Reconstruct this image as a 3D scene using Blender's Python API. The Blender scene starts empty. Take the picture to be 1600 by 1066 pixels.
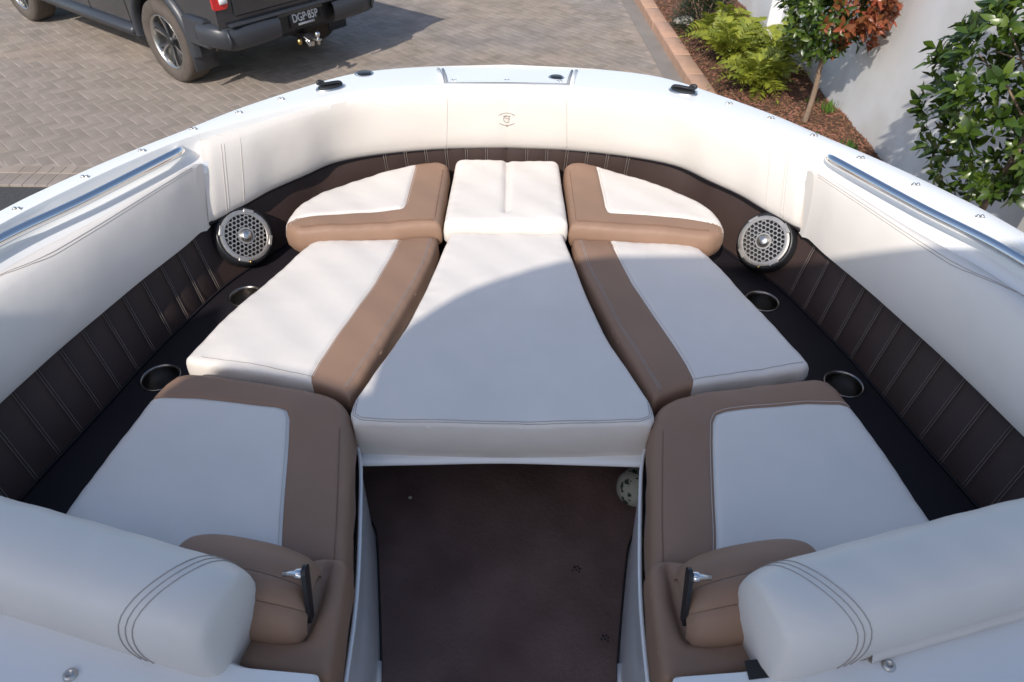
import bpy, bmesh, math, random
import numpy as np
from mathutils import Matrix, Vector
from mathutils.geometry import delaunay_2d_cdt
rnd = random.Random(7)
R = math.radians
S = bpy.context.scene
COL = S.collection

# ------------------------------------------------------------------ camera
CAMP = np.array([0.0153, 0.0, 2.65]); FPX = 1066.67
_t, _a, _r = R(41.0), R(0.34), R(0.78)
_fw = np.array([math.sin(_a)*math.cos(_t), math.cos(_a)*math.cos(_t), -math.sin(_t)])
_rt0 = np.array([math.cos(_a), -math.sin(_a), 0.0]); _up0 = np.cross(_rt0, _fw)
_rt = math.cos(_r)*_rt0 + math.sin(_r)*_up0; _up = -math.sin(_r)*_rt0 + math.cos(_r)*_up0
def U(x, y, z):
    """point of the level plane at height z that the photo pixel (x, y) looks at"""
    d = _fw*FPX + _rt*(x-800) - _up*(y-533)
    return CAMP + d*((z-CAMP[2])/d[2])
cd = bpy.data.cameras.new('camera'); cam = bpy.data.objects.new('camera', cd); COL.objects.link(cam)
cd.lens = 24; cd.sensor_width = 36; cd.clip_start = 0.05; cd.clip_end = 500
cam.matrix_world = Matrix(((_rt[0], _up[0], -_fw[0], CAMP[0]), (_rt[1], _up[1], -_fw[1], CAMP[1]),
                           (_rt[2], _up[2], -_fw[2], CAMP[2]), (0, 0, 0, 1)))
cd.dof.use_dof = True; cd.dof.focus_distance = 1.9; cd.dof.aperture_fstop = 7.0
S.camera = cam

# ------------------------------------------------------------------ light
SUNL = np.array([0.290, 0.705, -0.643]); SUNL /= np.linalg.norm(SUNL)
w = bpy.data.worlds.new('World'); S.world = w; w.use_nodes = True
nt = w.node_tree; bg = nt.nodes['Background']; sky = nt.nodes.new('ShaderNodeTexSky')
sky.sky_type = 'NISHITA'; sky.sun_disc = False
sky.sun_elevation = math.asin(-SUNL[2]); sky.sun_rotation = math.atan2(-SUNL[0], -SUNL[1])
sky.air_density = 1.0; sky.dust_density = 1.2; sky.ozone_density = 1.0
nt.links.new(sky.outputs[0], bg.inputs[0]); bg.inputs[1].default_value = 0.15
sl = bpy.data.lights.new('sun', 'SUN'); sl.energy = 3.15; sl.angle = R(0.5); sl.color = (1.0, 0.945, 0.86)
sun = bpy.data.objects.new('sun', sl); COL.objects.link(sun)
sun.rotation_euler = Vector(SUNL).to_track_quat('-Z', 'Y').to_euler(); sun.location = (-3, -8, 9)
S.view_settings.view_transform = 'Standard'; S.view_settings.look = 'None'
S.view_settings.gamma = 1; S.view_settings.exposure = 0.37; S.view_settings.use_curve_mapping = False
S.render.engine = 'CYCLES'

# ------------------------------------------------------------------ materials
MATS = {}
def mat(name, col, rough=0.5, metal=0.0, var=0.0, vscale=8.0, bump=0.0, bscale=200.0, island=0.0, coat=0.0,
        spec=0.5, bump2=0.0, b2scale=12.0, col2=None, mix_scale=3.0, trans=0.0, detail=4.0, thr=(0.45, 0.6)):
    if name in MATS: return MATS[name]
    m = bpy.data.materials.new(name); m.use_nodes = True; t = m.node_tree; N = t.nodes; L = t.links
    b = N['Principled BSDF']; b.inputs['Roughness'].default_value = rough; b.inputs['Metallic'].default_value = metal
    b.inputs['Specular IOR Level'].default_value = spec; b.inputs['Coat Weight'].default_value = coat
    b.inputs['Coat Roughness'].default_value = 0.06
    tc = N.new('ShaderNodeTexCoord'); src = None
    rgb = N.new('ShaderNodeRGB'); rgb.outputs[0].default_value = (*col, 1); src = rgb.outputs[0]
    def noise(sc, det=4.0):
        n = N.new('ShaderNodeTexNoise'); n.inputs['Scale'].default_value = sc; n.inputs['Detail'].default_value = det
        L.new(tc.outputs['Object'], n.inputs['Vector']); return n
    if col2:
        n = noise(mix_scale, detail); r = N.new('ShaderNodeValToRGB'); L.new(n.outputs[0], r.inputs[0])
        r.color_ramp.elements[0].position = thr[0]; r.color_ramp.elements[1].position = thr[1]
        mx = N.new('ShaderNodeMix'); mx.data_type = 'RGBA'; L.new(r.outputs[0], mx.inputs[0]); L.new(src, mx.inputs[6])
        mx.inputs[7].default_value = (*col2, 1); src = mx.outputs[2]
    if var or island:
        h = N.new('ShaderNodeHueSaturation'); L.new(src, h.inputs['Color']); val = None
        if var:
            n = noise(vscale); mr = N.new('ShaderNodeMapRange'); L.new(n.outputs[0], mr.inputs[0])
            mr.inputs[1].default_value = 0.25; mr.inputs[2].default_value = 0.75
            mr.inputs[3].default_value = 1-var; mr.inputs[4].default_value = 1+var; val = mr.outputs[0]
        if island:
            g = N.new('ShaderNodeNewGeometry'); oi = N.new('ShaderNodeObjectInfo')
            ad = N.new('ShaderNodeMath'); ad.operation = 'ADD'; L.new(g.outputs['Random Per Island'], ad.inputs[0]); L.new(oi.outputs['Random'], ad.inputs[1])
            fr = N.new('ShaderNodeMath'); fr.operation = 'FRACT'; L.new(ad.outputs[0], fr.inputs[0])
            mr = N.new('ShaderNodeMapRange'); L.new(fr.outputs[0], mr.inputs[0])
            mr.inputs[3].default_value = 1-island; mr.inputs[4].default_value = 1+island
            if val is None: val = mr.outputs[0]
            else:
                mu = N.new('ShaderNodeMath'); mu.operation = 'MULTIPLY'; L.new(val, mu.inputs[0]); L.new(mr.outputs[0], mu.inputs[1]); val = mu.outputs[0]
            mh = N.new('ShaderNodeMapRange'); L.new(fr.outputs[0], mh.inputs[0]); mh.inputs[3].default_value = 0.5+island*0.04; mh.inputs[4].default_value = 0.5-island*0.04
            L.new(mh.outputs[0], h.inputs['Hue'])
        L.new(val, h.inputs['Value']); src = h.outputs[0]
    L.new(src, b.inputs['Base Color'])
    hgt = None
    if bump:
        n = noise(bscale, 3.0); bp = N.new('ShaderNodeBump'); bp.inputs['Strength'].default_value = bump; bp.inputs['Distance'].default_value = 0.002
        L.new(n.outputs[0], bp.inputs['Height']); hgt = bp
    if bump2:
        n = noise(b2scale, 2.0); bp = N.new('ShaderNodeBump'); bp.inputs['Strength'].default_value = bump2; bp.inputs['Distance'].default_value = 0.01
        L.new(n.outputs[0], bp.inputs['Height'])
        if hgt: L.new(hgt.outputs[0], bp.inputs['Normal'])
        hgt = bp
    if hgt: L.new(hgt.outputs[0], b.inputs['Normal'])
    if trans:
        tr = N.new('ShaderNodeBsdfTranslucent'); L.new(src, tr.inputs[0]); mxs = N.new('ShaderNodeMixShader'); mxs.inputs[0].default_value = trans
        L.new(b.outputs[0], mxs.inputs[1]); L.new(tr.outputs[0], mxs.inputs[2]); L.new(mxs.outputs[0], N['Material Output'].inputs[0])
    MATS[name] = m; return m
CREAM = mat('cream_vinyl', (0.72, 0.66, 0.60), 0.45, var=0.05, vscale=4, bump=0.14, bscale=420, bump2=0.22, b2scale=11)
TAN = mat('tan_vinyl', (0.284, 0.174, 0.118), 0.5, spec=0.25, var=0.07, vscale=6, bump=0.15, bscale=420, bump2=0.08, b2scale=10)
ESP = mat('espresso_vinyl', (0.050, 0.032, 0.028), 0.5, var=0.10, vscale=9, bump=0.2, bscale=380, spec=0.22)
SHELF = mat('shelf_vinyl', (0.016, 0.013, 0.016), 0.55, var=0.1, bump=0.2, bscale=300, spec=0.2)
GEL = mat('white_gelcoat', (0.82, 0.81, 0.79), 0.30, var=0.03, vscale=2, coat=0.15)
GELDARK = mat('grey_gasket', (0.28, 0.28, 0.29), 0.5)
CHROME = mat('stainless_steel', (0.72, 0.72, 0.72), 0.10, metal=1.0)
GRILLE = mat('silver_grille', (0.40, 0.37, 0.34), 0.40, metal=0.65, var=0.12, vscale=60)
SATIN = mat('satin_steel', (0.55, 0.53, 0.50), 0.32, metal=1.0, var=0.08, vscale=40)
BLACK = mat('black_plastic', (0.016, 0.016, 0.018), 0.38)
RUBBER = mat('black_rubber', (0.012, 0.012, 0.013), 0.6)
THREAD = mat('pale_thread', (0.24, 0.20, 0.175), 0.7)
GTHREAD = mat('grey_thread', (0.36, 0.32, 0.295), 0.7)
CTHREAD = mat('cream_thread', (0.58, 0.52, 0.47), 0.7)
CUPM = mat('cup_steel', (0.30, 0.28, 0.26), 0.28, metal=1.0)
TTHREAD = mat('tan_thread', (0.22, 0.12, 0.075), 0.7)
LOGO = mat('emblem_thread', (0.30, 0.245, 0.20), 0.6)
CARPET = mat('carpet', (0.165, 0.108, 0.098), 0.95, var=0.32, vscale=5, bump=1.0, bscale=330, spec=0.1, bump2=0.25, b2scale=70)
STAIN = mat('carpet_stain', (0.016, 0.013, 0.014), 0.8)
CANVAS = mat('cream_canvas', (0.56, 0.53, 0.48), 0.8, bump=0.2, trans=0.10)  # cloth of the added awning, translucent for warm fill in its shade
PAVER = mat('paver', (0.285, 0.230, 0.184), 0.85, var=0.22, vscale=3.0, bump=0.5, bscale=160, island=0.11, col2=(0.235, 0.205, 0.185), mix_scale=0.55, thr=(0.4, 0.65))
SAND = mat('joint_sand', (0.33, 0.27, 0.225), 0.95, var=0.2, bump=0.5, bscale=80)
ASPH = mat('asphalt', (0.058, 0.056, 0.056), 0.9, var=0.25, vscale=40, bump=0.8, bscale=90)
CONC = mat('gutter_concrete', (0.235, 0.205, 0.180), 0.85, var=0.15, vscale=2.5, bump=0.4, bscale=90)
TERRA = mat('terracotta_kerb', (0.47, 0.285, 0.195), 0.8, var=0.14, vscale=7, bump=0.5, bscale=110, island=0.07)
WALLM = mat('white_render', (0.76, 0.76, 0.76), 0.8, col2=(0.66, 0.64, 0.61), mix_scale=1.3, var=0.03, vscale=6, bump=0.25, bscale=120)
SOIL = mat('mulch_soil', (0.10, 0.048, 0.028), 0.95, var=0.4, vscale=18, bump=1.0, bscale=60)
CHIP = mat('bark_chips', (0.205, 0.102, 0.056), 0.9, island=0.65)
BARK = mat('bark', (0.24, 0.17, 0.12), 0.9, var=0.25, vscale=30, bump=0.8, bscale=70)
LEAF = mat('glossy_leaf', (0.060, 0.105, 0.014), 0.30, island=0.55, trans=0.25)
LEAFR = mat('copper_leaf', (0.27, 0.085, 0.035), 0.35, island=0.35, trans=0.25)
FROND = mat('golden_frond', (0.25, 0.285, 0.035), 0.45, island=0.30, trans=0.30)
DARKLF = mat('dark_leaf', (0.028, 0.052, 0.016), 0.45, island=0.4, trans=0.15)
STONE = mat('pale_stone', (0.62, 0.57, 0.5), 0.8, var=0.1, bump=0.5, bscale=40)
PAINT = mat('charcoal_paint', (0.022, 0.024, 0.029), 0.18, metal=0.1, coat=1.0)
PLAST = mat('grey_plastic', (0.034, 0.037, 0.044), 0.36, bump=0.2, bscale=300)
TYRE = mat('tyre', (0.082, 0.066, 0.055), 0.85, var=0.2, vscale=12, bump=0.3, bscale=60)
GLASS = mat('dark_glass', (0.01, 0.012, 0.014), 0.05, coat=0.5)
RED = mat('red_lens', (0.55, 0.012, 0.014), 0.12, coat=1.0)
LENSW = mat('clear_lens', (0.75, 0.74, 0.72), 0.15)
WHITE = mat('plate_white', (0.6, 0.6, 0.6), 0.5)
BRASS = mat('brass', (0.55, 0.40, 0.16), 0.3, metal=1.0)
BAG = mat('printed_bag', (0.45, 0.45, 0.38), 0.7, col2=(0.03, 0.05, 0.035), mix_scale=45, thr=(0.56, 0.60))

# ------------------------------------------------------------------ helpers
def new(name, verts, faces, m, parent=None, smooth=True, loc=None):
    me = bpy.data.meshes.new(name); me.from_pydata([tuple(map(float, v)) for v in verts], [], faces); me.update()
    if m: me.materials.append(m)
    if smooth:
        me.polygons.foreach_set('use_smooth', [True]*len(me.polygons))
    o = bpy.data.objects.new(name, me); COL.objects.link(o)
    if loc is not None: o.location = loc
    if parent: o.parent = parent
    return o
def empty(name, loc=(0, 0, 0), rz=0.0, parent=None):
    o = bpy.data.objects.new(name, None); COL.objects.link(o); o.location = loc; o.rotation_euler = (0, 0, rz); o.empty_display_size = 0.1
    if parent: o.parent = parent
    return o
def tag(o, label=None, cat=None, group=None, kind=None):
    if label: o['label'] = label
    if cat: o['category'] = cat
    if group: o['group'] = group
    if kind: o['kind'] = kind
    return o
class MB:
    def __init__(s): s.v = []; s.f = []
    def add(s, v, f):
        k = len(s.v); s.v += [tuple(map(float, p)) for p in v]; s.f += [tuple(i+k for i in q) for q in f]; return s
    def grid(s, rows, closeu=False, capends=False):
        n = len(rows[0]); k = len(s.v)
        for r in rows: s.v += [tuple(map(float, p)) for p in r]
        for i in range(len(rows)-1):
            for j in range(n if closeu else n-1):
                a = k+i*n+j; b = k+i*n+(j+1) % n; s.f.append((a, b, b+n, a+n))
        if capends:
            s.f.append(tuple(k+j for j in range(n))[::-1]); s.f.append(tuple(k+(len(rows)-1)*n+j for j in range(n)))
        return s
    def tube(s, pts, r, n=8, cap=True):
        pts = [np.array(p, float) for p in pts]; rows = []; ref = None
        for i, p in enumerate(pts):
            t = pts[min(i+1, len(pts)-1)]-pts[max(i-1, 0)]; t = t/(np.linalg.norm(t)+1e-12)
            if ref is None: ref = np.array([0, 0, 1.0]) if abs(t[2]) < .9 else np.array([1.0, 0, 0])
            a = np.cross(t, ref); a /= np.linalg.norm(a)+1e-12; b = np.cross(a, t); ref = b
            rr = r[i] if hasattr(r, '__len__') else r
            rows.append([p+rr*(math.cos(2*math.pi*k/n)*a+math.sin(2*math.pi*k/n)*b) for k in range(n)])
        return s.grid(rows, True, cap)
    def lathe(s, prof, n=32, cap=False, M=None):
        rows = [[(r*math.cos(2*math.pi*k/n), r*math.sin(2*math.pi*k/n), z) for k in range(n)] for r, z in prof]
        if M is not None: rows = [[M @ Vector(p) for p in r] for r in rows]
        return s.grid(rows, True, cap)
    def box(s, c, h, bev=0.0, M=None):
        cx, cy, cz = c; hx, hy, hz = h; b = min(bev, hx*.9, hy*.9, hz*.9)
        if b <= 0:
            v = [(x*hx, y*hy, z*hz) for z in (-1, 1) for y in (-1, 1) for x in (-1, 1)]
            f = [(0, 2, 3, 1), (4, 5, 7, 6), (0, 1, 5, 4), (2, 6, 7, 3), (0, 4, 6, 2), (1, 3, 7, 5)]
        else:
            def ring(z, i): 
                x, y = hx-i, hy-i; q = b*.6 if i == 0 else b*.5
                return [(x-q, -y, z), (x, -y+q, z), (x, y-q, z), (x-q, y, z), (-x+q, y, z), (-x, y-q, z), (-x, -y+q, z), (-x+q, -y, z)]
            rows = [ring(-hz, b), ring(-hz+b, 0), ring(hz-b, 0), ring(hz, b)]
            v = [p for r in rows for p in r]; f = []
            for i in range(3):
                for j in range(8): a = i*8+j; bb = i*8+(j+1) % 8; f.append((a, bb, bb+8, a+8))
            f.append(tuple(range(7, -1, -1))); f.append(tuple(range(24, 32)))
        v = [(x+cx, y+cy, z+cz) for x, y, z in v]
        if M is not None: v = [M @ Vector(p) for p in v]
        return s.add(v, f)
    def prism(s, poly, z0, z1, bev=0.0):
        n = len(poly); P = np.array(poly, float); c = P.mean(0)
        def ins(b): 
            d = P-c; l = np.linalg.norm(d, axis=1, keepdims=True); return P-d/l*b
        rows = [[(*p, z0) for p in P], [(*p, z1-bev) for p in P]]
        if bev: rows.append([(*p, z1) for p in ins(bev)])
        return s.grid(rows, True, True)
    def build(s, name, m, parent=None, smooth=True, loc=None): return new(name, s.v, s.f, m, parent, smooth, loc)
def flat_smooth(o, ang=40):
    me = o.data; me.set_sharp_from_angle(angle=R(ang)); return o
def crom(pts, n=200, closed=False):
    P = np.array(pts, float); 
    Q = np.vstack([2*P[0]-P[1], P, 2*P[-1]-P[-2]]) if not closed else np.vstack([P[-1], P, P[0], P[1]])
    out = []
    for i in range(len(Q)-3):
        p0, p1, p2, p3 = Q[i:i+4]
        for t in np.linspace(0, 1, 16, endpoint=False):
            out.append(0.5*((2*p1)+(-p0+p2)*t+(2*p0-5*p1+4*p2-p3)*t*t+(-p0+3*p1-3*p2+p3)*t**3))
    if not closed: out.append(P[-1])
    else: out.append(out[0])
    return resample(np.array(out), n)
def resample(P, n):
    P = np.array(P, float); l = np.r_[0, np.cumsum(np.linalg.norm(np.diff(P, axis=0), axis=1))]
    u = np.linspace(0, l[-1], n); return np.stack([np.interp(u, l, P[:, k]) for k in range(P.shape[1])], 1)
def plen(P): return float(np.linalg.norm(np.diff(P, axis=0), axis=1).sum())
def mir(P): P = np.array(P, float).copy(); P[:, 0] *= -1; return P
def frame(n, up=(0, 0, 1)):
    n = Vector(n).normalized(); x = Vector(up).cross(n)
    x = x.normalized() if x.length > 1e-6 else Vector((1, 0, 0)); y = n.cross(x)
    return Matrix(((x.x, y.x, n.x), (x.y, y.y, n.y), (x.z, y.z, n.z)))
def place(M3, p): M = M3.to_4x4(); M.translation = Vector(p); return M
def seg_dist(P, A):
    a = A[:-1]; d = A[1:]-a; L2 = (d**2).sum(1)+1e-18
    best = np.full(len(P), 1e9)
    for i in range(0, len(P), 2000):
        q = P[i:i+2000, None, :]-a[None]; t = np.clip((q*d[None]).sum(2)/L2, 0, 1)
        best[i:i+2000] = np.sqrt(((q-t[..., None]*d[None])**2).sum(2)).min(1)
    return best
def inside(P, A):
    x, y = P[:, 0], P[:, 1]; r = np.zeros(len(P), bool); j = len(A)-1
    for i in range(len(A)):
        xi, yi = A[i]; xj, yj = A[j]
        c = ((yi > y) != (yj > y)) & (x < (xj-xi)*(y-yi)/(yj-yi+1e-15)+xi); r ^= c; j = i
    return r
def round_poly(pts, rad=0.03, n=5):
    P = [np.array(p[:2], float) for p in pts]; out = []
    for i, p in enumerate(P):
        rr = pts[i][2] if len(pts[i]) > 2 else rad
        a, b = P[i-1]-p, P[(i+1) % len(P)]-p; la, lb = np.linalg.norm(a), np.linalg.norm(b); q = min(rr, la*.49, lb*.49)
        s, e = p+a/la*q, p+b/lb*q
        for t in np.linspace(0, 1, n): out.append((1-t)**2*s+2*t*(1-t)*p+t*t*e)
    return np.array(out)
def wob(x, y): return 0.0012*np.sin(17*x+9*y+1)+0.0009*np.sin(23*y-13*x+2)+0.0006*np.sin(41*x+37*y)

def cushion(name, outline, z1, th, r, panels, seams=(), crown=0.008, sp=0.011, stitch=(), groove=(), parent=None, thread=None, sag=0.0, label=None, cat=None, group=None):
    """padded vinyl cushion: rounded edges, crowned top, sewn panels. panels = [(part name, polygon or None, material)]"""
    O = np.array(outline); 
    if ((O[:, 0]*np.roll(O[:, 1], -1)-np.roll(O[:, 0], -1)*O[:, 1]).sum()) < 0: O = O[::-1]
    per = np.vstack([O, O[:1]]); n = max(40, int(plen(per)/0.008)); B = resample(per, n+1)[:-1]; Bc = np.vstack([B, B[:1]])
    c0 = O.mean(0)
    SE = [resample(np.array(s, float), max(4, int(plen(np.array(s, float))/0.007))) for s in seams]
    GR = [resample(np.array(s, float), max(4, int(plen(np.array(s, float))/0.007))) for s in groove]
    tn = np.roll(Bc[:-1], -1, 0)-np.roll(Bc[:-1], 1, 0); tn /= np.linalg.norm(tn, axis=1, keepdims=True)+1e-12; nrm = np.stack([-tn[:, 1], tn[:, 0]], 1)
    cand = []
    for d in (0.1*r, 0.3*r, 0.6*r, 1.0*r):
        q = B+nrm*d; ok = (seg_dist(q, Bc) > d*.93) & inside(q, B); cand.append(q[ok])
    lo, hi = B.min(0), B.max(0); gx, gy = np.meshgrid(np.arange(lo[0], hi[0], sp), np.arange(lo[1], hi[1], sp*.87)); gx[1::2] += sp/2
    g = np.stack([gx.ravel(), gy.ravel()], 1); g = g[inside(g, B)]; g = g[seg_dist(g, Bc) > r*1.2]; cand.append(g)
    for s in list(SE)+list(GR):
        t = np.gradient(s, axis=0); t /= np.linalg.norm(t, axis=1, keepdims=True)+1e-12; nn = np.stack([-t[:, 1], t[:, 0]], 1)
        for d in (-.008, -.004, .004, .008): cand.append(s+nn*d)
    cand = np.vstack(cand); cand = cand[inside(cand, B)]; cand = cand[seg_dist(cand, Bc) > 0.05*r]
    for s in list(SE)+list(GR): cand = cand[seg_dist(cand, s) > 0.003]
    pts = [tuple(p) for p in B]; edges = [(i, (i+1) % n) for i in range(n)]
    for s in list(SE)+list(GR):
        k = len(pts); s2 = s[inside(s, B)]; 
        if len(s2) < 2: continue
        pts += [tuple(p) for p in s2]; edges += [(k+i, k+i+1) for i in range(len(s2)-1)]
    pts += [tuple(p) for p in cand]
    vo, eo, fo, *_ = delaunay_2d_cdt([Vector(p) for p in pts], edges, [], 0, 1e-5)
    V = np.array([(v.x, v.y) for v in vo]); Fc = np.array([f for f in fo if len(f) == 3]); cen = V[Fc].mean(1)
    keep = inside(cen, B); Fc = Fc[keep]; cen = cen[keep]
    def zf(Q):
        Q = np.atleast_2d(np.array(Q, float)); e = seg_dist(Q, Bc); e = np.where(inside(Q, B), e, 0)
        z = z1+crown*(1-np.exp(-e/0.05))+1.5*wob(Q[:, 0], Q[:, 1])
        z = z+0.0011*np.sin(95*Q[:, 0]+61*Q[:, 1])*np.sin(71*Q[:, 1]-52*Q[:, 0]+1.3*np.sin(19*Q[:, 0]))*np.exp(-((e-.018)/.022)**2)
        k = np.clip(r-e, 0, r); z = z-(r-np.sqrt(np.maximum(r*r-k*k, 0)))
        for s in SE: z = z-0.0055*np.exp(-(seg_dist(Q, s)/0.0055)**2)*np.clip(e/r, 0, 1)
        for s in GR: z = z-0.014*np.exp(-(seg_dist(Q, s)/0.010)**2)*np.clip(e/r, 0, 1)
        return z
    Z = zf(V)
    root = empty(name, (c0[0], c0[1], z1-th)) if parent is None else empty(name, (0, 0, 0), 0, parent)
    off = np.array([c0[0], c0[1], z1-th]) if parent is None else np.zeros(3)
    if label: tag(root, label, cat, group)
    pid = np.full(len(Fc), len(panels)-1)
    for i, (nm, poly, m) in reversed(list(enumerate(panels))):
        if poly is not None: pid[inside(cen, np.array(poly, float))] = i
    from collections import Counter
    cnt = Counter(); own = {}
    for fi, f in enumerate(Fc):
        for a, b in ((f[0], f[1]), (f[1], f[2]), (f[2], f[0])): cnt[(min(a, b), max(a, b))] += 1; own[(a, b)] = fi
    for i, (nm, poly, m) in enumerate(panels):
        idx = {}; vv = []; ff = []
        def vid(k, lev=0):
            if (k, lev) not in idx:
                idx[(k, lev)] = len(vv); x, y = V[k]; z = Z[k]
                if lev:
                    zb = [None, z1-r-(th-r)*.35, z1-r-(th-r)*.75, z1-th][lev]; 
                    d = np.array([x, y]); o2 = [0, .003+.0016*math.sin(61*x+43*y), .001+.0022*math.sin(37*x-29*y+1), -.008][lev]
                    j = np.argmin(((B-d)**2).sum(1)); x, y = d-nrm[j]*o2; z = zb
                vv.append((x-off[0], y-off[1], z-off[2]))
            return idx[(k, lev)]
        for fi in np.nonzero(pid == i)[0]:
            f = Fc[fi]; ff.append(tuple(vid(int(k)) for k in f))
            for a, b in ((f[0], f[1]), (f[1], f[2]), (f[2], f[0])):
                if cnt[(min(a, b), max(a, b))] == 1:
                    for lv in range(3): ff.append((vid(int(b), lv), vid(int(a), lv), vid(int(a), lv+1), vid(int(b), lv+1)))
        if ff: new(nm, vv, ff, m, root)
    st = MB()
    sm = MB()
    for q_ in SE:
        q_ = q_[inside(q_, B)][2:-2]
        if len(q_) < 4: continue
        t = np.gradient(q_, axis=0); t /= np.linalg.norm(t, axis=1, keepdims=True)+1e-12; q_ = q_+np.stack([-t[:, 1], t[:, 0]], 1)*.006; z = zf(q_)+.0004
        sm.tube([(x-off[0], y-off[1], zz-off[2]) for (x, y), zz in zip(q_, z)], .0007, 5)
    if sm.v: sm.build('seam_thread', CTHREAD, root)
    for s, dup in stitch:
        s = resample(np.array(s, float), max(3, int(plen(np.array(s, float))/0.01)))
        t = np.gradient(s, axis=0); t /= np.linalg.norm(t, axis=1, keepdims=True)+1e-12; nn = np.stack([-t[:, 1], t[:, 0]], 1)
        for d in dup:
            q = s+nn*d; z = zf(q)+0.0006; st.tube([(x-off[0], y-off[1], zz-off[2]) for (x, y), zz in zip(q, z)], 0.0008, 5)
    if st.v: st.build('stitching', thread or GTHREAD, root)
    return root, zf

# ------------------------------------------------------------------ the setting
BIG = 120.0
g = new('ground', [(-BIG, -BIG, -.02), (BIG, -BIG, -.02), (BIG, BIG, -.02), (-BIG, BIG, -.02)], [(0, 1, 2, 3)], ASPH, smooth=False); tag(g, kind='structure')
KL = lambda y: 1.706+(10.356-y)*0.0368        # kerb face line
YP0 = 4.87
pv = empty('paved_driveway'); tag(pv, kind='structure')
new('joint_sand', [(-14, YP0, -.0035), (KL(YP0)-.1, YP0, -.0035), (KL(18)-.1, 18, -.0035), (-14, 18, -.0035)], [(0, 1, 2, 3)], SAND, pv, False)
PW = 0.1; hb = 0.0475
def paver_mesh(l, wd, name):
    b = .004; v = []; f = []
    for z, i in ((-.018, 0), (-b, 0), (0, b)): v += [(-l/2+i, -wd/2+i, z), (l/2-i, -wd/2+i, z), (l/2-i, wd/2-i, z), (-l/2+i, wd/2-i, z)]
    for k in (0, 4):
        for j in range(4): f.append((k+j, k+(j+1) % 4, k+4+(j+1) % 4, k+4+j))
    f.append((8, 9, 10, 11)); return v, f
pvv, pvf = paver_mesh(.195, .095, 'p')
pm = bpy.data.meshes.new('paver'); pm.from_pydata(pvv, [], pvf); pm.materials.append(PAVER)
cells = []
for i in range(-130, 131):
    for j in range(-70, 71):
        for (cx, cy, a) in ((1.0, .5, 0), (.5, 2.0, 1)):
            u, v = (cx+i+2*j)*PW, (cy+i-2*j)*PW
            x = (u+v)/math.sqrt(2)-3.0; y = (v-u)/math.sqrt(2)+9.0      # 45 degree herringbone
            if y < YP0+.33 or y > 16.5 or x < -11 or x > KL(y)-.20: continue
            cells.append((x, y, R(-45) + (math.pi/2 if a else 0)))
# those the photo shows largest: the near ones left of the hull
def seen(x, y):
    q = np.array([x, y, 0])-CAMP; d = q@_fw; px, py = 800+FPX*(q@_rt)/d, 533-FPX*(q@_up)/d
    edge = np.interp(px, [0, 87, 200, 297, 375, 470, 560, 700], [334, 291, 248, 203, 172, 140, 114, 100])
    return (0 < px < 1600 and -5 < py < edge-2), d
ranked = sorted([(seen(x, y)[1], x, y, a) for x, y, a in cells if seen(x, y)[0]])
near = set((x, y) for _, x, y, _ in ranked[:285])
for _, x, y, a in ranked[:285]:
    o = bpy.data.objects.new('paver', pm); COL.objects.link(o); o.parent = pv
    o.location = (x, y, rnd.uniform(-.0015, .001)); o.rotation_euler = (rnd.gauss(0, .004), rnd.gauss(0, .004), a+rnd.gauss(0, .006))
mb = MB()
for x, y, a in cells:
    if (x, y) in near: continue
    M = Matrix.Translation((x, y, rnd.uniform(-.0015, .001))) @ Matrix.Rotation(a+rnd.gauss(0, .006), 4, 'Z') @ Matrix.Rotation(rnd.gauss(0, .004), 4, 'X')
    mb.add([M @ Vector(p) for p in pvv], pvf)
tag(mb.build('distant_pavers', PAVER, pv, False), kind='stuff')
mb = MB()                                                             # soldier course along the asphalt
hm = bpy.data.meshes.new('header_paver'); vv, ff = paver_mesh(.095, .195, 'h'); hm.from_pydata(vv, [], ff); hm.materials.append(PAVER)
for i in range(110):
    o = bpy.data.objects.new('header_paver', hm); COL.objects.link(o); o.parent = pv; o.location = (-10.9+i*.1, YP0+.10, rnd.uniform(-.001, .001)); o.rotation_euler = (0, 0, rnd.gauss(0, .008))
mb = MB()                                                             # cut pieces that close the herringbone at the header course
x = -11.0
while x < 1.2:
    l = rnd.choice((.10, .14, .19)); mb.box((x+l/2, YP0+.265, -.009), (l/2-.003, .057, .009), .003); x += l
tag(mb.build('cut_pavers', PAVER, pv, False), kind='stuff')
gt = new('gutter', [(KL(2)-.17, 2, .004), (KL(2)+.02, 2, .004), (KL(17)+.02, 17, .004), (KL(17)-.17, 17, .004)], [(0, 1, 2, 3)], CONC, smooth=False); tag(gt, kind='structure')
kb = empty('kerb'); tag(kb, kind='structure')
y = 2.4; i = 0
while y < 16:
    l = .60; m2 = MB(); m2.box((0, 0, .045), (.092, l/2-.0025, .06), .007)
    o = m2.build('kerb_block', TERRA, kb); o.location = (KL(y+l/2)+.105+rnd.gauss(0, .003), y+l/2, rnd.gauss(0, .003)); o.rotation_euler = (0, 0, .037+rnd.gauss(0, .006)); flat_smooth(o); y += l
WX = lambda y: 3.13-(y-6)*.012
rows = []
for yy in np.arange(1.5, 16.2, .1):
    a = KL(yy)+.19; b = WX(yy)+.02
    rows.append([(a+(b-a)*t, yy, .045+.06*math.sin(math.pi*min(1, t*1.2)*.8)+.012*math.sin(yy*5+t*9)+.01*math.sin(yy*11-t*17)) for t in np.linspace(0, 1, 22)])
bed = MB().grid(rows).build('garden_bed', SOIL); tag(bed, kind='structure')
mb = MB()
def bedz(x, yy):
    a = KL(yy)+.19; b = WX(yy)+.02; t = (x-a)/(b-a); return .045+.06*math.sin(math.pi*min(1, t*1.2)*.8)+.012*math.sin(yy*5+t*9)+.01*math.sin(yy*11-t*17)
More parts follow.
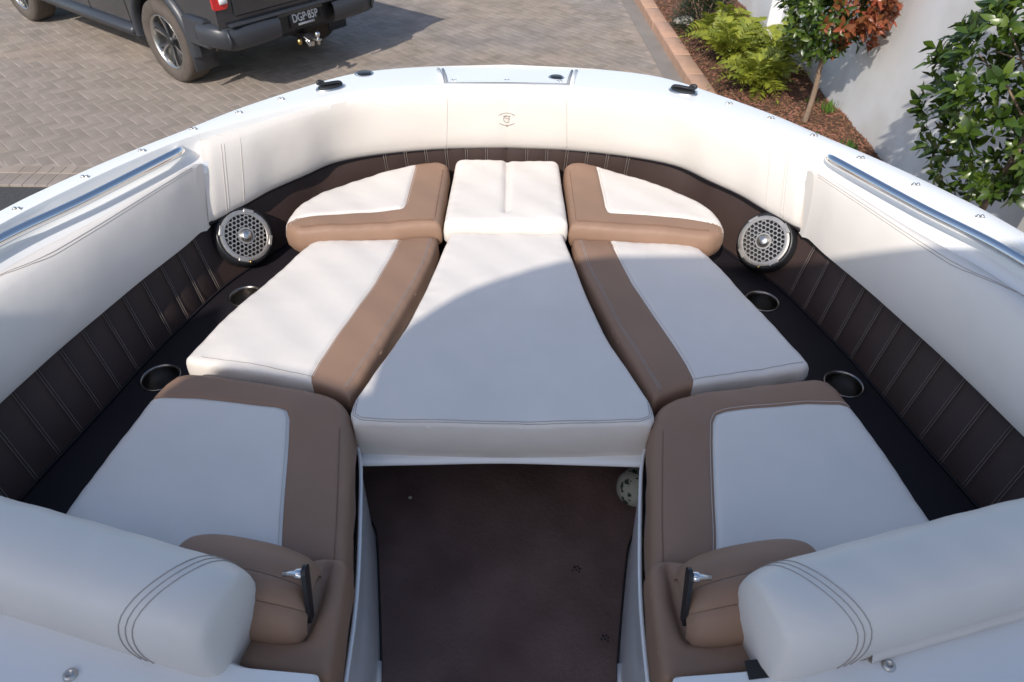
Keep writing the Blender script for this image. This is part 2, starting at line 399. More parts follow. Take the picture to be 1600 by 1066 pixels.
for i in range(15000):
    yy = 3.5+9.5*rnd.random()**1.3; x = rnd.uniform(KL(yy)+.20, WX(yy)); l = .006+.030*rnd.random()**1.8; wd = rnd.uniform(.003, .009)
    M = Matrix.Translation((x, yy, bedz(x, yy)+rnd.uniform(0, .012))) @ Matrix.Rotation(rnd.uniform(0, 6.3), 4, 'Z') @ Matrix.Rotation(rnd.gauss(0, .35), 4, 'Y') @ Matrix.Rotation(rnd.gauss(0, .4), 4, 'X')
    mb.add([M @ Vector(p) for p in ((-l, -wd, 0), (l, -wd*.5, .002), (l*.8, wd, 0), (-l*.9, wd*.8, .001), (0, 0, .006))], [(0, 1, 4), (1, 2, 4), (2, 3, 4), (3, 0, 4)])
chips = mb.build('bark_mulch', CHIP, None, False); tag(chips, 'loose red brown bark chips covering the garden bed', 'mulch', kind='stuff')

wl = empty('rendered_wall', (3.13, 6, 0)); tag(wl, 'tall smooth white rendered boundary wall with projecting piers behind the garden bed', 'wall')
def wbox(name, y0, y1, dx0, dx1, z0, z1, m, bev=.01):
    mb = MB(); yc = (y0+y1)/2
    mb.box(((dx0+dx1)/2+WX(yc)-3.13, yc-6, (z0+z1)/2), ((dx1-dx0)/2, (y1-y0)/2, (z1-z0)/2), bev); o = mb.build(name, m, wl); return flat_smooth(o)
mbw = MB(); 
for (ya, yb) in ((0.5, 17.0),):
    p = [(WX(ya)-3.13, ya-6), (WX(yb)-3.13, yb-6), (WX(yb)-3.13+.2, yb-6), (WX(ya)-3.13+.2, ya-6)]
    mbw.grid([[(a, b, -.02) for a, b in p], [(a, b, 2.5) for a, b in p]], True, True)
mbw.build('wall_face', WALLM, wl, False)
for yy in (3.15, 8.36, 13.5): wbox('pier', yy, yy+.36, -.14, .1, -.015, 2.62, WALLM)
for yy in (3.15, 8.36, 13.5): wbox('pier_cap', yy-.03, yy+.39, -.17, .24, 2.62, 2.70, WALLM)

# ------------------------------------------------------------------ boat: curves in plan (starboard half, stern -> bow)
CV = {
 'M': [(1.40, -3.4), (1.45, -1.5), (1.45, .2), (1.425, .85), (1.365, 1.22), (1.271, 1.506), (1.204, 1.65), (1.10, 1.83), (.974, 2.013), (.868, 2.169), (.713, 2.35), (.62, 2.455), (.53, 2.525), (.40, 2.58), (.28, 2.605), (0, 2.634)],
 'B': [(1.345, -3.36), (1.395, -1.5), (1.395, .2), (1.37, .83), (1.31, 1.19), (1.215, 1.48), (1.158, 1.60), (1.098, 1.718), (1.022, 1.845), (.943, 1.955), (.851, 2.042), (.711, 2.172), (.577, 2.280), (.453, 2.340), (.206, 2.380), (0, 2.394)],
 'C': [(1.16, -.2), (1.15, .2), (1.13, .55), (1.10, .8), (1.065, .98), (1.043, 1.085), (1.02, 1.184), (.985, 1.31), (.945, 1.45), (.895, 1.60), (.862, 1.717), (.783, 1.845), (.735, 1.925), (.657, 2.018), (.57, 2.118), (.42, 2.184), (.214, 2.228), (0, 2.242)],
 'T': [(1.36, -.2), (1.355, .2), (1.335, .6), (1.29, .95), (1.235, 1.19), (1.17, 1.38), (1.06, 1.59), (.975, 1.79), (.915, 1.905), (.885, 1.96)],
 'D': [(1.06, -.2), (1.05, .2), (1.03, .55), (.99, .83), (.955, .99), (.922, 1.15), (.89, 1.305), (.85, 1.44), (.80, 1.60), (.73, 1.72), (.66, 1.85), (.615, 1.93), (.52, 2.03), (.40, 2.115), (.2, 2.175), (0, 2.19)],
}
SC = 1.073                                     # lounge layout size
CV['C'] = [(x*SC, y*SC) for x, y in CV['C']]
CV['D'] = [(x*(1.119-.042*max(0, 1-x/.62)), y*(1.119-.042*max(0, 1-x/.62))) for x, y in CV['D']]
def near_i(P, q): return int(np.argmin(((P-np.array(q))**2).sum(1)))
DN = {k: crom(v, 900) for k, v in CV.items()}
def sub(k, q0, q1, n):
    P = DN[k]; i, j = near_i(P, q0), near_i(P, q1); return resample(P[i:j+1], n)
boat = empty('bowrider_boat', (0, 0, 0)); tag(boat, 'white bowrider boat with cream and tan padded bow lounge', 'boat')
ZG, ZC, ZS, ZF = 1.755, 1.523, 1.330, 1.008

# hull
def both(P): return np.vstack([P, mir(P)[::-1][1:]])
Mf = both(resample(DN['M'], 120))
def hullrow(k, z, kz=0.0):
    q = Mf.copy(); q[:, 0] *= k; bow = np.clip((q[:, 1]-1.0)/1.65, 0, 1); q[:, 1] -= kz*bow*bow; return [(x, y, z) for x, y in q]
mb = MB().grid([hullrow(1.0, 1.745), hullrow(1.012, 1.70, -.015), hullrow(1.0, 1.62, .0), hullrow(.96, 1.35, .12), hullrow(.90, 1.0, .38), hullrow(.80, .80, .7), hullrow(.25, .52, 1.3), hullrow(.01, .47, 1.5)])
n = len(Mf); mb.f.append(tuple([k*n for k in range(8)] + [k*n+n-1 for k in range(7, -1, -1)]))
hull = mb.build('hull', GEL, boat)
mb = MB(); mb.tube([(x*1.02, y+(.028 if abs(x) < .9 else .02*max(0, (y-1)/1.2)), 1.716) for x, y in Mf], .017, 10); mb.build('rub_rail', RUBBER, boat)
# deck ring (gunwale cap) with a rolled inner lip
Mh, Bh = DN['M'], DN['B']
def deckpair(n):
    a = both(resample(Mh, n)); ys = None
    m = resample(Mh, n); b = np.array([Bh[near_i(Bh, p)] for p in m]); 
    b = resample(np.array(b), n*3); b = np.stack([np.convolve(np.pad(b[:, k], 6, mode='edge'), np.ones(13)/13, 'valid') for k in (0, 1)], 1)[::3][:n]
    b[-1, 0] = 0; return a, both(b)
A_, B_ = deckpair(220)
lipz = [ZG-.010, ZG+.001, ZG+.003, ZG+.004, ZG+.003, ZG-.002, ZG-.03]; lipt = [0, .02, .10, .93, .985, 1.0, 1.0]
mb = MB().grid([[(a[0]+(b[0]-a[0])*t, a[1]+(b[1]-a[1])*t, z-(.02*(1-t)*max(0, 1-abs(a[0])/.75) if a[1] > 2 else 0)) for a, b in zip(A_, B_)] for t, z in zip(lipt, lipz)])
flat_smooth(mb.build('deck', GEL, boat), 28)
# inner gunwale wall and rail recess (aft of the bow coaming), both sides
def sides(fn):
    for s in (1, -1): fn(s)
def flip(rows, s): return [[(s*x, y, z) for x, y, z in r] for r in rows]
def gun(s):
    b = sub('B', (1.39, -.2), (.905, 1.99), 80); t = sub('T', (1.36, -.2), (.885, 1.96), 80)
    r1 = b+(t-b)*.12; r2 = b+(t-b)*.20; r3 = t
    o = MB().grid(flip([[(*p, ZG-.006) for p in b], [(*p, ZG-.03) for p in b+(t-b)*.04], [(*p, 1.708) for p in b+(t-b)*.12], [(*p, 1.696) for p in r2], [(*p, 1.69) for p in r3], [(*p, 1.66) for p in r3-(b-t)*.05]], s)).build('rail_recess', GEL, boat)
sides(gun)

# padded bow coaming
cb = sub('B', (.93, 1.968), (0, 2.394), 120); cc = sub('C', (.925, 1.848), (0, 2.406), 120)
CB, CC = both(cb), both(cc)
prof = [(0, 1.722), (0, 1.732), (.03, 1.7385), (.09, 1.736), (.20, 1.720), (.33, 1.694), (.48, 1.660), (.64, 1.618), (.80, 1.576), (.92, 1.543), (.985, 1.527), (1.0, 1.518), (1.0, 1.512), (1.0, 1.512), (.9, 1.518)]   # share of the way from deck edge to foot, height
pbul = [-.006, -.002, .005, .014, .019, .021, .020, .018, .015, .011, .006, .0, -.010, -.022, -.040]     # padding, square to the surface (plan)
CT = np.gradient(CB, axis=0); CT /= np.linalg.norm(CT, axis=1, keepdims=True); CI = np.stack([-CT[:, 1], CT[:, 0]], 1)   # inboard normals
if CI[len(CI)//2][1] > 0: CI = -CI
def coam(i, t, z):
    p = CB[i]+(CC[i]-CB[i])*t+CI[i]*np.interp(-z, [-q[1] for q in prof[:12]], pbul[:12]); return np.array([p[0], p[1], z])
nC = len(CB)
def coam_row(t, z, bl):
    out = []
    for i in range(nC):
        e = min(i, nC-1-i)/(nC-1)*plen(CB); k = math.exp(-(e/.018)**2)*.012     # rounded ends
        q = CB[i]+(CC[i]-CB[i])*t+CI[i]*(bl-k*.6); out.append((q[0], q[1], z))
    return out
coaming = MB().grid([coam_row(t, z, bl) for (t, z), bl in zip(prof, pbul)])
N0 = len(prof)
coaming.f.append(tuple(k*nC for k in range(N0))); coaming.f.append(tuple(k*nC+nC-1 for k in range(N0-1, -1, -1)))
coaming = coaming.build('bow_coaming', CREAM, boat); coaming['label'] = 'cream padded coaming wrapping the bow with a stitched emblem'
flat_smooth(coaming, 60)
pz = lambda t: np.interp(t, [p[0] for p in prof[:12]], [p[1] for p in prof[:12]])
def coam_line(idx, t0, t1, r=.0012, lift=.0008): return [coam(idx, t, pz(t))+np.array([0, -lift, lift]) for t in np.linspace(t0, t1, 24)]
arc = np.r_[0, np.cumsum(np.linalg.norm(np.diff(CB, axis=0), axis=1))]
mb = MB()
for xs in (-.205, .205):
    i = int(np.argmin(abs(CB[:, 0]-xs) + (CB[:, 1] < 2)*9)); mb.tube(coam_line(i, .12, .98), .0008, 5)
for s0 in (.055, .065, .125):
    for i in (int(np.searchsorted(arc, s0)), nC-1-int(np.searchsorted(arc, s0))): mb.tube(coam_line(i, .03, .98), .0008, 5)
tag(mb.build('coaming_stitching', CTHREAD, coaming), kind='stuff')
mb = MB(); mb.tube([(*(CC[i]-CI[i]*.006), 1.514) for i in range(0, nC, 2)], .006, 8); mb.build('welt', SHELF, coaming)
# emblem sewn into the coaming: oval wreath round a crest
ic = nC//2; tE = .56; c0 = coam(ic, tE, pz(tE)); up_ = coam(ic, .45, pz(.45))-coam(ic, .67, pz(.67)); up_ /= np.linalg.norm(up_); nv = np.cross([1, 0, 0], up_); nv = nv/np.linalg.norm(nv)
if nv[1] > 0: nv = -nv
def EP(x, y, h=.0016): return c0+np.array([1, 0, 0])*x+up_*y+nv*h
mb = MB()
for sgn in (1, -1):
    for k in range(13):
        a = -math.pi/2+sgn*(.12+k*.205); cx, cy = .036*math.cos(a), .0235*math.sin(a); tx, ty = -sgn*.036*math.sin(a)*1, sgn*.0235*math.cos(a)
        l = math.hypot(tx, ty); tx, ty = tx/l*.0052, ty/l*.0052; nx, ny = -ty*.45, tx*.45
        mb.add([EP(cx-tx, cy-ty), EP(cx+nx, cy+ny), EP(cx+tx, cy+ty), EP(cx-nx, cy-ny)], [(0, 1, 2, 3)])
mb.tube([EP(.0365*math.cos(a), .024*math.sin(a), .001) for a in np.linspace(0, 2*math.pi, 60)], .0010, 5)
for pts, r in (([(.011, .007), (.004, .0125), (-.006, .011), (-.0115, .003), (-.0095, -.007), (-.001, -.012), (.009, -.009)], .0013), ([(-.013, .011), (-.004, .014), (.008, .012), (.014, .013)], .0012), ([(-.006, .002), (.003, .0045), (.010, .001), (.004, -.004)], .0013)):
    mb.tube([EP(x, y, .0014) for x, y in crom(pts, 24)], r, 5)
mb.add([EP(0, -.031), EP(.004, -.0255), EP(0, -.0235), EP(-.004, -.0255)], [(0, 1, 2, 3)])
mb.build('emblem', LOGO, coaming)

# padded side bolsters
def bolster(s):
    t = sub('T', (1.36, -.1), (.915, 1.905), 140); c = sub('C', (1.24, -.1), (.934, 1.83), 140)
    pr = [(-.12, 1.66), (-.02, 1.692), (.0, 1.700), (.12, 1.706), (.30, 1.708), (.45, 1.703), (.56, 1.690), (.68, 1.668), (.80, 1.637), (.90, 1.600), (.97, 1.556), (1.0, 1.523), (.98, 1.512), (.7, 1.515)]
    L = plen(t); rows = []
    for u, z in pr:
        row = []
        for i in range(140):
            e = (139-i)/139*L; k = .010*math.exp(-(e/.015)**2); p = t[i]+(c[i]-t[i])*u; row.append((p[0], p[1], z-k))
        rows.append(row)
    mb = MB().grid(flip(rows, s)); mb.f.append(tuple(k*140+139 for k in range(len(pr))))
    o = mb.build('side_bolster', CREAM, boat); flat_smooth(o, 60)
    zz = lambda u: np.interp(u, [p[0] for p in pr[:12]], [p[1] for p in pr[:12]])
    def sp(i, u): p = t[i]+(c[i]-t[i])*u; return (s*p[0], p[1], zz(u)+.0008)
    iy = int(np.argmin(abs(t[:, 1]-1.30))); mb = MB()
    for du in (0, .05):
        path = [sp(i, .46+du) for i in range(138, iy+12, -1)]+[sp(int(iy+12-k), .46+du-(k/14)**2*.46) for k in range(1, 15)]
        mb.tube(crom(path, 160), .0008, 5)
    mb.build('bolster_stitching', GTHREAD, o); return o
sides(bolster)

# stainless rails
def rail(s):
    pl = crom([(.988, 1.925, 1.725), (.972, 1.912, 1.732), (.968, 1.885, 1.737), (.995, 1.825, 1.738), (1.106, 1.600, 1.738), (1.228, 1.383, 1.737), (1.313, 1.11, 1.736), (1.338, .85, 1.736), (1.350, .6, 1.735), (1.385, .56, 1.73)], 80)
    pl = [(s*(x), y, z) for x, y, z in pl]
    o = MB().tube(pl, .0138, 14).build('grab_rail', CHROME, boat)
    mb = MB(); mb.lathe([(.0, .01), (.018, .008), (.024, .0), (.024, -.006)], 20, M=place(frame((-s*.8, -.6, .2)), (s*.990, 1.926, 1.724))); mb.build('rail_flange', CHROME, o)
sides(rail)

# dark pleated inner wall
Ch, Dh = DN['C'], DN['D']
n = 400
c_ = sub('C', (1.245, -.2), (0, 2.406), n); d_ = sub('D', (1.186, -.2), (0, 2.36), n)
arcC = np.r_[0, np.cumsum(np.linalg.norm(np.diff(c_, axis=0), axis=1))]; LC = arcC[-1]
# keep both edges facing each other: match the wall foot to the nearest run of the top edge
dm = np.array([Dh[near_i(Dh, p+np.array([-.03, -.055])*min(1, p[0]/.5))] for p in c_]); dm = np.stack([np.convolve(np.pad(dm[:, k], 10, mode='edge'), np.ones(21)/21, 'valid') for k in (0, 1)], 1); dm[:, 0] = np.maximum(dm[:, 0], 0); dm[-1, 0] = 0; dm[0] = d_[0]
def wallp(s, u, sgn=1, lift=0.0):
    i = np.interp(s, arcC, np.arange(n)); a = np.array([np.interp(i, np.arange(n), c_[:, k]) for k in (0, 1)]); b = np.array([np.interp(i, np.arange(n), dm[:, k]) for k in (0, 1)])
    t = np.array([np.interp(i+2, np.arange(n), c_[:, k])-np.interp(i-2, np.arange(n), c_[:, k]) for k in (0, 1)]); t = t/(np.linalg.norm(t)+1e-9); v = np.array([-t[1], t[0]])
    if v[0] > 0 or (abs(v[0]) < .2 and v[1] > 0): v = -v
    a = a-v*(.000+.042*min(1, abs(v[0])*1.2)**2); p = a*(1-u)+b*u; z = (ZC+.004)*(1-u)+ZS*u
    return np.array([sgn*(p[0]+v[0]*lift*.95), p[1]+v[1]*lift*.95, z+lift*.25])
panel = {}
for s in (1, -1):
    rows = [[wallp(q, u, s, -.004) for q in np.linspace(0, LC, 220)] for u in np.linspace(-.05, 1.02, 6)]
    panel[s] = MB().grid(rows).build('lining_panel', ESP, boat)
def arc_at(pt): return float(arcC[near_i(c_, pt)])
sA, sB = arc_at((1.21, .6)), arc_at((.94, 1.80)); npl = 16
pitch = (sB-sA)/npl
threads = {1: MB(), -1: MB()}
def pleat(s, q0, q1, u0, u1, bul):
    rows = []
    for u in np.linspace(u0, u1, 7):
        row = []
        for k in range(9):
            f = k/8; e = math.sin(math.pi*f)**.55*min(1, (u-u0)*9+.15, (u1-u)*9+.15); row.append(wallp(q0+(q1-q0)*f, u, s, -.003+bul*e))
        rows.append(row)
    MB().grid(rows).build('pleat', ESP, panel[s])
for s in (1, -1):
    for k in range(npl):
        pleat(s, sA+k*pitch, sA+(k+1)*pitch, .0, .99, .007)
        for d in (-.0035, .0035):
            threads[s].tube([wallp(sA+(k+1)*pitch+d, u, s, .0035) for u in np.linspace(.01, .98, 10)], .0006, 4)
    s0 = arc_at((.45, 2.343)); pf = (LC-s0)/6
    for k in range(6):
        pleat(s, s0+k*pf, min(s0+(k+1)*pf, LC), .02, .95, .005)
        for d in (-.004, .004): threads[s].tube([wallp(min(LC, s0+k*pf+d), u, s, .003) for u in np.linspace(.02, .9, 6)], .0008, 4)
    tag(threads[s].build('pleat_stitching', THREAD, panel[s]), kind='stuff')
# shelf under the lining, with cup holders
CUPS = ((.943, 1.350), (.818, 1.722)); CR = .0475
def shelf(s):
    inner = np.array([(max(.0, p[0]-.42), p[1]-.05*(p[0] < .42)) for p in dm[::6]]); outer = dm[::3]
    poly = np.vstack([outer, inner[::-1]]); pts = [Vector((float(x), float(y))) for x, y in poly]; m0 = len(pts); edges = [(k, (k+1) % m0) for k in range(m0)]
    for cx, cy in CUPS:
        k0 = len(pts); pts += [Vector((cx+CR*math.cos(2*math.pi*k/40), cy+CR*math.sin(2*math.pi*k/40))) for k in range(40)]; edges += [(k0+k, k0+(k+1) % 40) for k in range(40)]
    vo, eo, fo, *_ = delaunay_2d_cdt(pts, edges, [], 0, 1e-6); V = np.array([(v.x, v.y) for v in vo]); F = np.array([f for f in fo]); cen = V[F].mean(1)
    ok = inside(cen, poly)
    for cx, cy in CUPS: ok &= np.hypot(cen[:, 0]-cx, cen[:, 1]-cy) > CR*.995
    new('shelf', [(s*x, y, ZS) for x, y in V], [tuple(int(k) for k in f) for f in F[ok]], SHELF, boat, False)
    MB().tube([(s*p[0], p[1], ZS+.004) for p in dm[::4]], .004, 6).build('shelf_piping', SHELF, boat)
    for (x, y) in CUPS:
        o = MB().lathe([(.0530, .0005), (.0540, .0025), (.0515, .0036), (.0482, .0020), (.0470, -.006)], 40).build('cup_holder', CUPM, boat, loc=(s*x, y, ZS))
        MB().lathe([(.0471, -.004), (.0465, -.030), (.0440, -.078), (.040, -.082), (.012, -.083), (.010, -.090), (.0, -.090)], 40).build('cup_well', CUPM, o)
sides(shelf)
# speakers
def speaker(s):
    M3 = frame((-s*.66, -.55, .51)); root = empty('speaker', (s*.840, 1.892, 1.447), 0, boat); root.rotation_mode = 'QUATERNION'; root.rotation_quaternion = M3.to_quaternion()
    MB().lathe([(.098, -.085), (.097, -.018), (.092, -.006), (.086, -.002), (.0835, -.006), (.083, -.014)], 48).build('bezel', BLACK, root)
    MB().lathe([(.083, -.016), (.045, -.024), (.0, -.026)], 32).build('cone', BLACK, root)
    mb = MB(); pitch = .0145; rr = .0735
    for j in range(-8, 9):
        for i in range(-8, 9):
            x, y = (i+.5*(j % 2))*pitch, j*pitch*.866
            if .021 < math.hypot(x, y) < rr-.001:
                hx = [(x+math.cos(R(60*k+30))*pitch*.5774, y+math.sin(R(60*k+30))*pitch*.5774) for k in range(6)]; inn = [(x+(a-x)*.84, y+(b-y)*.74) for a, b in hx]
                v = [(*p, .001) for p in hx]+[(*p, .001) for p in inn]+[(*p, -.004) for p in inn]
                mb.add(v, [(k, (k+1) % 6, 6+(k+1) % 6, 6+k) for k in range(6)]+[(6+k, 6+(k+1) % 6, 12+(k+1) % 6, 12+k) for k in range(6)])
    mb.lathe([(.068, .0005), (.0695, .0022), (.077, .003), (.0825, .001), (.083, -.006)], 48)
    mb.lathe([(.0, .0008), (.027, .0012), (.027, -.004)], 32)
    for k in range(4):
        a = R(45+90*k+10); M_ = Matrix.Rotation(a, 4, 'Z'); mb.box((.080, 0, .001), (.006, .017, .003), .002, M_)
    flat_smooth(mb.build('grille', GRILLE, root), 35)
    MB().lathe([(.0215, .0), (.021, .004), (.018, .0055), (.0172, .008), (.012, .0115), (.0, .0130)], 32).build('hub', SATIN, root)
    mb = MB().lathe([(.0045, .0), (.0045, .004), (.0, .005)], 10); mb.build('screw', BRASS, root, loc=(s*.03, -.080, .002))
sides(speaker)
# deck fittings: snaps, cleats, caps, hatch
def snap(x, y, z, rz=0.0, par=None):
    mb = MB()
    for d in (-.0055, .0055): mb.lathe([(.0048, -.004), (.0048, .003), (.003, .0055), (.0, .006)], 10, M=Matrix.Translation((d, 0, 0)))
    mb.box((0, 0, -.0005), (.012, .0045, .0016), .001); o = mb.build('snap_stud', SATIN, par or boat, loc=(x, y, z)); o.rotation_euler = (0, 0, rz); return o
for px, py in [(28, 329), (134, 279), (223, 238), (303, 204), (374, 178), (440, 157), (1139, 164), (1204, 187), (1271, 214), (1344, 249), (1430, 291), (1530, 341), (709, 126), (792, 126), (874, 128)]:
    p = U(px, py, ZG); snap(p[0], p[1], ZG+(.004 if abs(p[0]) > .35 else -.001), 0)
def cleat(s):
    root = empty('cleat', (s*.608, 2.345, ZG-.001), s*-.55, boat)
    pl = [(.052*math.cos(a), .030*math.sin(a)) for a in np.linspace(0, 2*math.pi, 33)[:-1]]
    MB().grid([[(x, y, -.004) for x, y in pl], [(x, y, .006) for x, y in pl], [(x*.93, y*.9, .010) for x, y in pl]], True, True).build('cleat_base', SATIN, root)
    MB().grid([[(x*.84, y*.78, .0102) for x, y in pl], [(x*.80, y*.7, .014) for x, y in pl]], True, True).build('cleat_pad', RUBBER, root)
    MB().tube(crom([(-s*.040, 0, .010), (-s*.036, 0, .017), (-s*.02, 0, .020), (s*.02, 0, .021), (s*.034, 0, .024), (s*.042, 0, .030), (s*.034, 0, .033), (s*.024, 0, .028), (s*.02, 0, .019)], 50), .0062, 10).build('cleat_horn', BLACK, root)
sides(cleat)
for (px, py, r) in ((569, 116, .036), (869, 122, .030)):
    p = U(px, py, ZG-.004); o = MB().lathe([(r, -.014), (r, .003), (r*.85, .006), (r*.8, .004), (0, .0045)], 32).build('deck_cap', SATIN, boat, loc=(p[0], p[1], ZG-.006)); MB().lathe([(r*.7, .005), (r*.6, .0075), (0, .008)], 24).build('cap_lid', BLACK, o)
hp = [(-.215, 2.412), (.215, 2.412), (.24, 2.575), (.12, 2.597), (-.12, 2.597), (-.24, 2.575)]
hz = lambda x, y: ZG+.003-.02*np.clip((y-2.40)/.24, 0, 1)
P = np.array([(-.21+.42*i/12, 2.412+.165*j/6) for j in range(7) for i in range(13)])
mb = MB().grid([[(x*(1+.12*(j/6)), 2.412+.172*j/6-.05*(x/.3)**2*(j/6), hz(0, 2.412+.172*j/6)-.006*max(0, abs(x)/.75)+.0035-.004*(abs(x) > .2)) for x in np.linspace(-.206, .206, 15)] for j in range(7)])
mb.build('anchor_hatch', GEL, boat)
for s in (-1, 1):
    mb = MB(); mb.tube([(s*x, y, hz(0, y)+.0015) for x, y in ((.214, 2.405), (.225, 2.49), (.240, 2.572))], .0055, 8); mb.build('hatch_gasket', GELDARK, boat)
    mb = MB(); mb.tube([(s*x, y, hz(0, y)+.003) for x, y in ((.228, 2.405), (.240, 2.49), (.256, 2.568))], .007, 8); mb.build('hatch_gutter', GEL, boat)
mb = MB(); mb.tube([(x, 2.404, ZG+.0035) for x in np.linspace(-.22, .22, 9)], .003, 6); mb.build('hatch_hinge', GELDARK, boat)

# cockpit sole, bench walls and filler support
fl_l = [tuple(U(x, y, ZF)[:2]) for x, y in ((560, 752), (567, 790), (579, 814), (588, 832), (591, 870), (594, 955), (597, 1060))]
fl_r = [tuple(U(x, y, ZF)[:2]) for x, y in ((1008, 765), (1005, 800), (993, 830), (982, 852), (977, 890), (971, 955), (963, 1060))]
fl = [(-.40, 1.88), (fl_l[0][0], fl_l[0][1]+.1)]+fl_l+[(fl_l[-1][0]+.005, -.6), (fl_r[-1][0]-.005, -.6)]+fl_r[::-1]+[(fl_r[0][0], fl_r[0][1]+.1), (.40, 1.88)]
new('sole', [(x, y, ZF) for x, y in [(-.5, -.8), (.5, -.8), (.5, 1.8), (-.5, 1.8)]], [(0, 1, 2, 3)], GEL, boat, False)
mb = MB(); mb.prism(round_poly(fl, .04), ZF+.002, ZF+.008, .002); carpet = mb.build('floor_carpet', CARPET, boat, False)
mb = MB(); pl = round_poly(fl, .04, 6); mb.tube([(x, y, ZF+.008) for x, y in np.vstack([pl, pl[:1]])], .003, 6, False); mb.build('carpet_binding', RUBBER, carpet)
mb = MB()
for (px, py, sc) in ((900, 890, 1.0), (945, 998, .9)):
    c = U(px, py, ZF+.0095)
    for dx, dy, rr in ((-.009, -.003, .003), (-.003, .007, .004), (.005, .009, .003), (.010, .003, .0035), (.001, -.001, .003), (.008, -.006, .003)):
        m = []
        for k in range(9): a = 2*math.pi*k/9; q = rr*sc*rnd.uniform(.7, 1.25); m.append((c[0]+dx*sc+q*math.cos(a), c[1]+dy*sc+q*math.sin(a), ZF+.0092))
        mb.add(m, [tuple(range(9))])
mb.build('carpet_stain', STAIN, carpet, False)
for s in (-1, 1):
    top = crom([(s*x*SC, y*SC) for x, y in ((.254, -.6), (.252, .3), (.256, .50), (.264, .64), (.285, .80), (.31, .95), (.335, 1.02), (.37, 1.1), (.37, 1.75))], 60); bot = resample(np.array([(q[0]+s*.006, q[1]) for q in ([((fl_r if s > 0 else fl_l)[-1][0], -.6)]+(fl_r if s > 0 else fl_l)[::-1]+[(s*.41, 1.4), (s*.41, 1.88)])]), 60)
    zt_ = np.full(len(top), 1.385)
    mb = MB().grid([[(x, y, z) for (x, y), z in zip(top, zt_)], [(x-s*.004, y, z-.015) for (x, y), z in zip(top, zt_)]]+[[(top[i][0]*(1-t)+bot[i][0]*t, top[i][1]*(1-t)+bot[i][1]*t, (zt_[i]-.02)*(1-t)+ZF*t) for i in range(60)] for t in (0, .3, .6, .85, .93, .935, 1)])
    mb.build('bench_wall', GEL, boat)
    mb = MB(); mb.tube([(x-s*.003, y, z) for (x, y), z in zip(top[:44], zt_)], .0045, 8); mb.build('bench_trim', GEL, boat)
    mb = MB(); q = bot[2:32]; mb.tube([(x+s*.002, y, ZF+.012) for x, y in q], .010, 8); mb.build('sole_coving', GEL, boat)
sp = crom([(x*SC, y*SC) for x, y in ((-.345, .972), (-.2, .977), (0, .984), (.2, .98), (.335, .976))], 40)
mb = MB().grid([[(x, y, z) for x, y in sp+np.array([0, dy])] for dy, z in ((.8, 1.335), (.012, 1.335), (0, 1.337), (-.004, 1.343), (0, 1.351), (.012, 1.353), (.8, 1.353))]); mb.build('filler_support', GEL, boat)
new('bow_bulkhead', [(-.43, 1.90, ZF), (.43, 1.90, ZF), (.43, 1.90, 1.35), (-.43, 1.90, 1.35)], [(0, 1, 2, 3)], SHELF, boat, False)
# bench decks that carry the cushions
for s in (1, -1):
    pl = [(s*x*SC, y*SC) for x, y in ((.266, -.6), (.268, .62), (.31, .95), (.335, 1.02), (.335, 1.70), (.19, 1.74), (0.0, 1.74), (0, 2.15), (.2, 2.14), (.40, 2.06), (.52, 1.97), (.60, 1.85), (.62, 1.72), (.63, 1.52), (.71, 1.22), (.75, 1.10), (.80, .83), (.83, .55), (.84, -.6))]
    new('bench_deck', [(x, y, 1.372) for x, y in pl], [tuple(range(len(pl)))], SHELF, boat, False)

# ------------------------------------------------------------------ cushions
def upx(pts, z): return np.array([U(x, y, z)[:2] for x, y in pts])
SIDE = {1: 'starboard', -1: 'port'}
near_w = {1: 'garden wall side', -1: 'pickup truck side'}
def smo(P, s): P = np.array(P, float).copy(); P[:, 0] *= s; return P
def big(P): return np.array(P, float)*SC
bowline = big(np.vstack([[(.193, 1.762)], crom([(.193, 1.80), (.194, 2.10), (.207, 2.152), (.245, 2.168), (.32, 2.140), (.446, 2.062), (.56, 1.972), (.628, 1.885), (.655, 1.80), (.650, 1.74), (.615, 1.708)], 80), crom([(.60, 1.704), (.42, 1.728), (.26, 1.752), (.205, 1.758)], 24)]))
creamB = upx([(931, 240), (933, 262), (939, 290), (946, 322), (950, 330), (1000, 335), (1060, 340), (1115, 346), (1130, 352), (1142, 372), (1220, 330), (1100, 220)], 1.508)
seamB = upx([(933, 262), (939, 290), (946, 322), (952, 330), (1000, 335), (1060, 340), (1112, 346), (1126, 352), (1134, 372)], 1.508)
sideline = big(np.vstack([crom([(.203, 1.752), (.203, 1.70), (.217, 1.595), (.272, 1.344), (.318, 1.17), (.345, 1.078)], 40), crom([(.375, 1.098), (.45, 1.13), (.60, 1.163), (.715, 1.187)], 20), crom([(.738, 1.20), (.728, 1.245), (.70, 1.33), (.65, 1.49), (.605, 1.63), (.578, 1.705)], 40), crom([(.55, 1.722), (.40, 1.735), (.25, 1.752)], 16)]))
tanS = upx([(870, 350), (950, 362), (966, 400), (988, 443), (1040, 520), (1072, 568), (1084, 590), (1085, 640), (1000, 700), (850, 500)], 1.468)
seamS = upx([(949, 358), (953, 372), (966, 400), (988, 443), (1040, 520), (1072, 568), (1084, 590), (1085, 612)], 1.468)
rearline = big(np.vstack([crom([(.268, .640), (.283, .74), (.305, .88), (.318, .965), (.336, 1.03), (.377, 1.074), (.45, 1.101)], 40), crom([(.50, 1.108), (.60, 1.127), (.715, 1.145), (.755, 1.138)], 20), crom([(.772, 1.105), (.790, 1.02), (.815, .85), (.84, .64)], 24)]))
